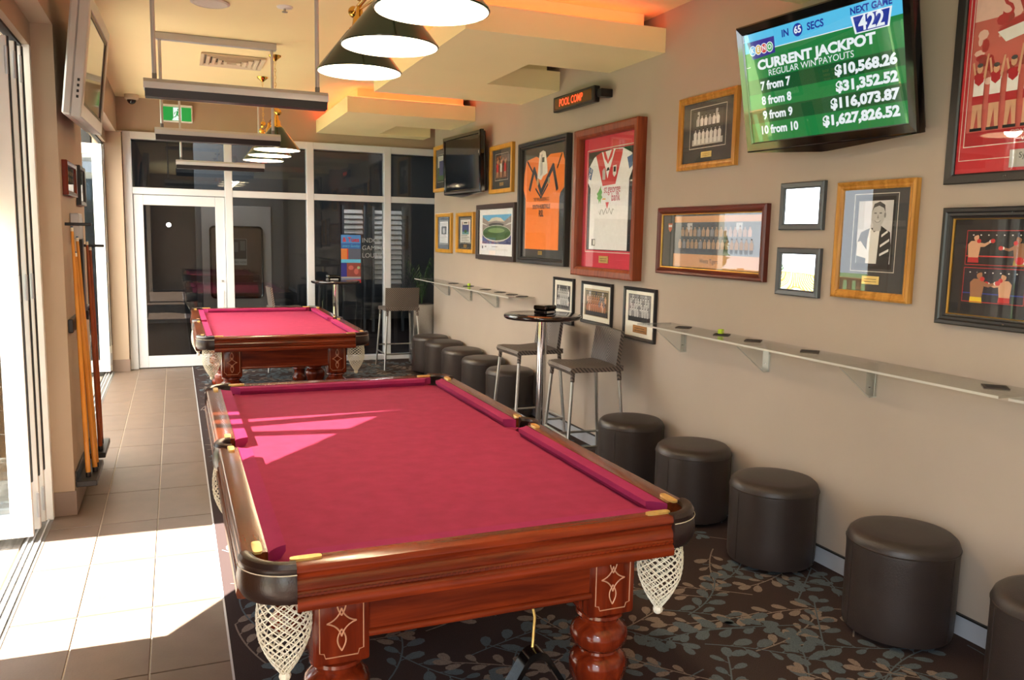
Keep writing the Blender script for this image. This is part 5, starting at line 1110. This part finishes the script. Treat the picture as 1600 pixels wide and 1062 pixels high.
flat('page', T, L, Y0)
T, W, H = gold('narrow gold frame holding a page with a blue photograph and brass plaque', 9.315, 8.71, 1.49, 1.955)
L = [(M_line, p) for p in border(-0.20, 0.115, 0.19, 0.40, 0.004)] + [(Gw, rect(-0.18, 0.125, 0.17, 0.385)), (Crowd, rect(-0.12, 0.215, 0.12, 0.325)), (P('page_teal', (110, 160, 170)), rect(-0.12, 0.215, 0.12, 0.245)), (Grass, ell(0, 0.25, 0.05, 0.02, 10)), (Gd, rect(-0.06, 0.34, 0.06, 0.355)), (P('page_rust', (150, 90, 70)), rect(-0.12, 0.325, -0.10, 0.36)), (P('page_rust', (150, 90, 70)), rect(0.10, 0.325, 0.12, 0.36))] + [(Gm, rect(-0.14, 0.14 + q * 0.02, 0.13 - (q % 2) * 0.06, 0.147 + q * 0.02)) for q in range(4)]
flat('page', T, L, Y0); plaque(T, 0, 0.062, 0.1, 0.036)
T, W, H = gold('gold-framed picture half hidden behind the dark television', 10.24, 9.62, 2.23, 2.80)
flat('photograph', T, [(M_line, p) for p in border(-0.2, 0.12, 0.2, 0.46, 0.004)] + [(Grass, rect(-0.18, 0.14, 0.18, 0.30)), (Gw, rect(-0.18, 0.30, 0.18, 0.44)), (Crowd, rect(-0.12, 0.2, 0.05, 0.38))], Y0)
# 11 three small black-framed team photos
def blackf(label, y0, y1, z0, z1, b=0.026, mm=None): return picture(label, y0, y1, z0, z1, pf(b, 0.024), M_frblk, b - 0.002, mm or M_matcream)
T, W, H = blackf('black-framed grey team photo behind the bar table top', 6.59, 6.19, 0.95, 1.345)
flat('photograph', T, [(Gd, rect(-0.135, 0.12, 0.135, 0.33))] + team(-0.13, 0.125, 0.13, 0.325, 3, 7, Gl, Gw, Gd, Gd, Gm, 4) + [(Gl, rect(-0.1, 0.09, 0.1, 0.095))], Y0)
T, W, H = blackf('black-framed colour team photo, middle of the three below the jerseys', 6.04, 5.53, 1.0, 1.34)
flat('photograph', T, [(P('gold_mount', (176, 160, 130)), rect(-0.205, 0.065, 0.205, 0.285)), (Gk, rect(-0.185, 0.07, 0.19, 0.268))] + team(-0.18, 0.075, 0.185, 0.262, 3, 9, P('team_tan', (172, 120, 84)), P('team_skin', (206, 168, 138)), Gd, P('team_bg', (110, 100, 72)), Gd, 6), Y0)
T, W, H = blackf('black-framed cream-mounted team photo with brass plate, rightmost of the three', 5.345, 4.905, 0.955, 1.34)
flat('photograph', T, [(Gd, rect(-0.155, 0.135, 0.155, 0.335))] + team(-0.15, 0.14, 0.15, 0.33, 3, 8, Gl, Gw, Gk, Gm, Gk, 8), Y0); plaque(T, 0.02, 0.055, 0.19, 0.055, m=mat('copper_plate', (176, 128, 76), 0.4, metal=0.5, noise=0.1, nscale=30))
# plaques on the left column (facing +x)
def lplaque(label, y0, y1, z0, z1, fm): return picture(label, y1, y0, z0, z1, pf(0.03, 0.03), fm, 0.028, M_matdark, loc=(XL + 0.001, (y0 + y1) / 2, z0), rz=PI / 2, name='wall_plaque', cat='plaque')
T, W, H = lplaque('dark wooden honour plaque on the left column, nearer one', 5.42, 5.92, 1.88, 2.08, W_z)
flat('face', T, [(M_foil, rect(-0.2 + 0.1 * (q % 4), 0.045 + 0.04 * (q // 4), -0.125 + 0.1 * (q % 4), 0.07 + 0.04 * (q // 4))) for q in range(12)], Y0)
T, W, H = lplaque('narrow black notice with white lower part on the left column', 6.12, 6.48, 1.84, 2.10, M_frblk)
flat('face', T, [(Gw, rect(-0.15, 0.03, 0.15, 0.09)), (Gm, rect(-0.15, 0.06, 0.15, 0.063))], Y0)
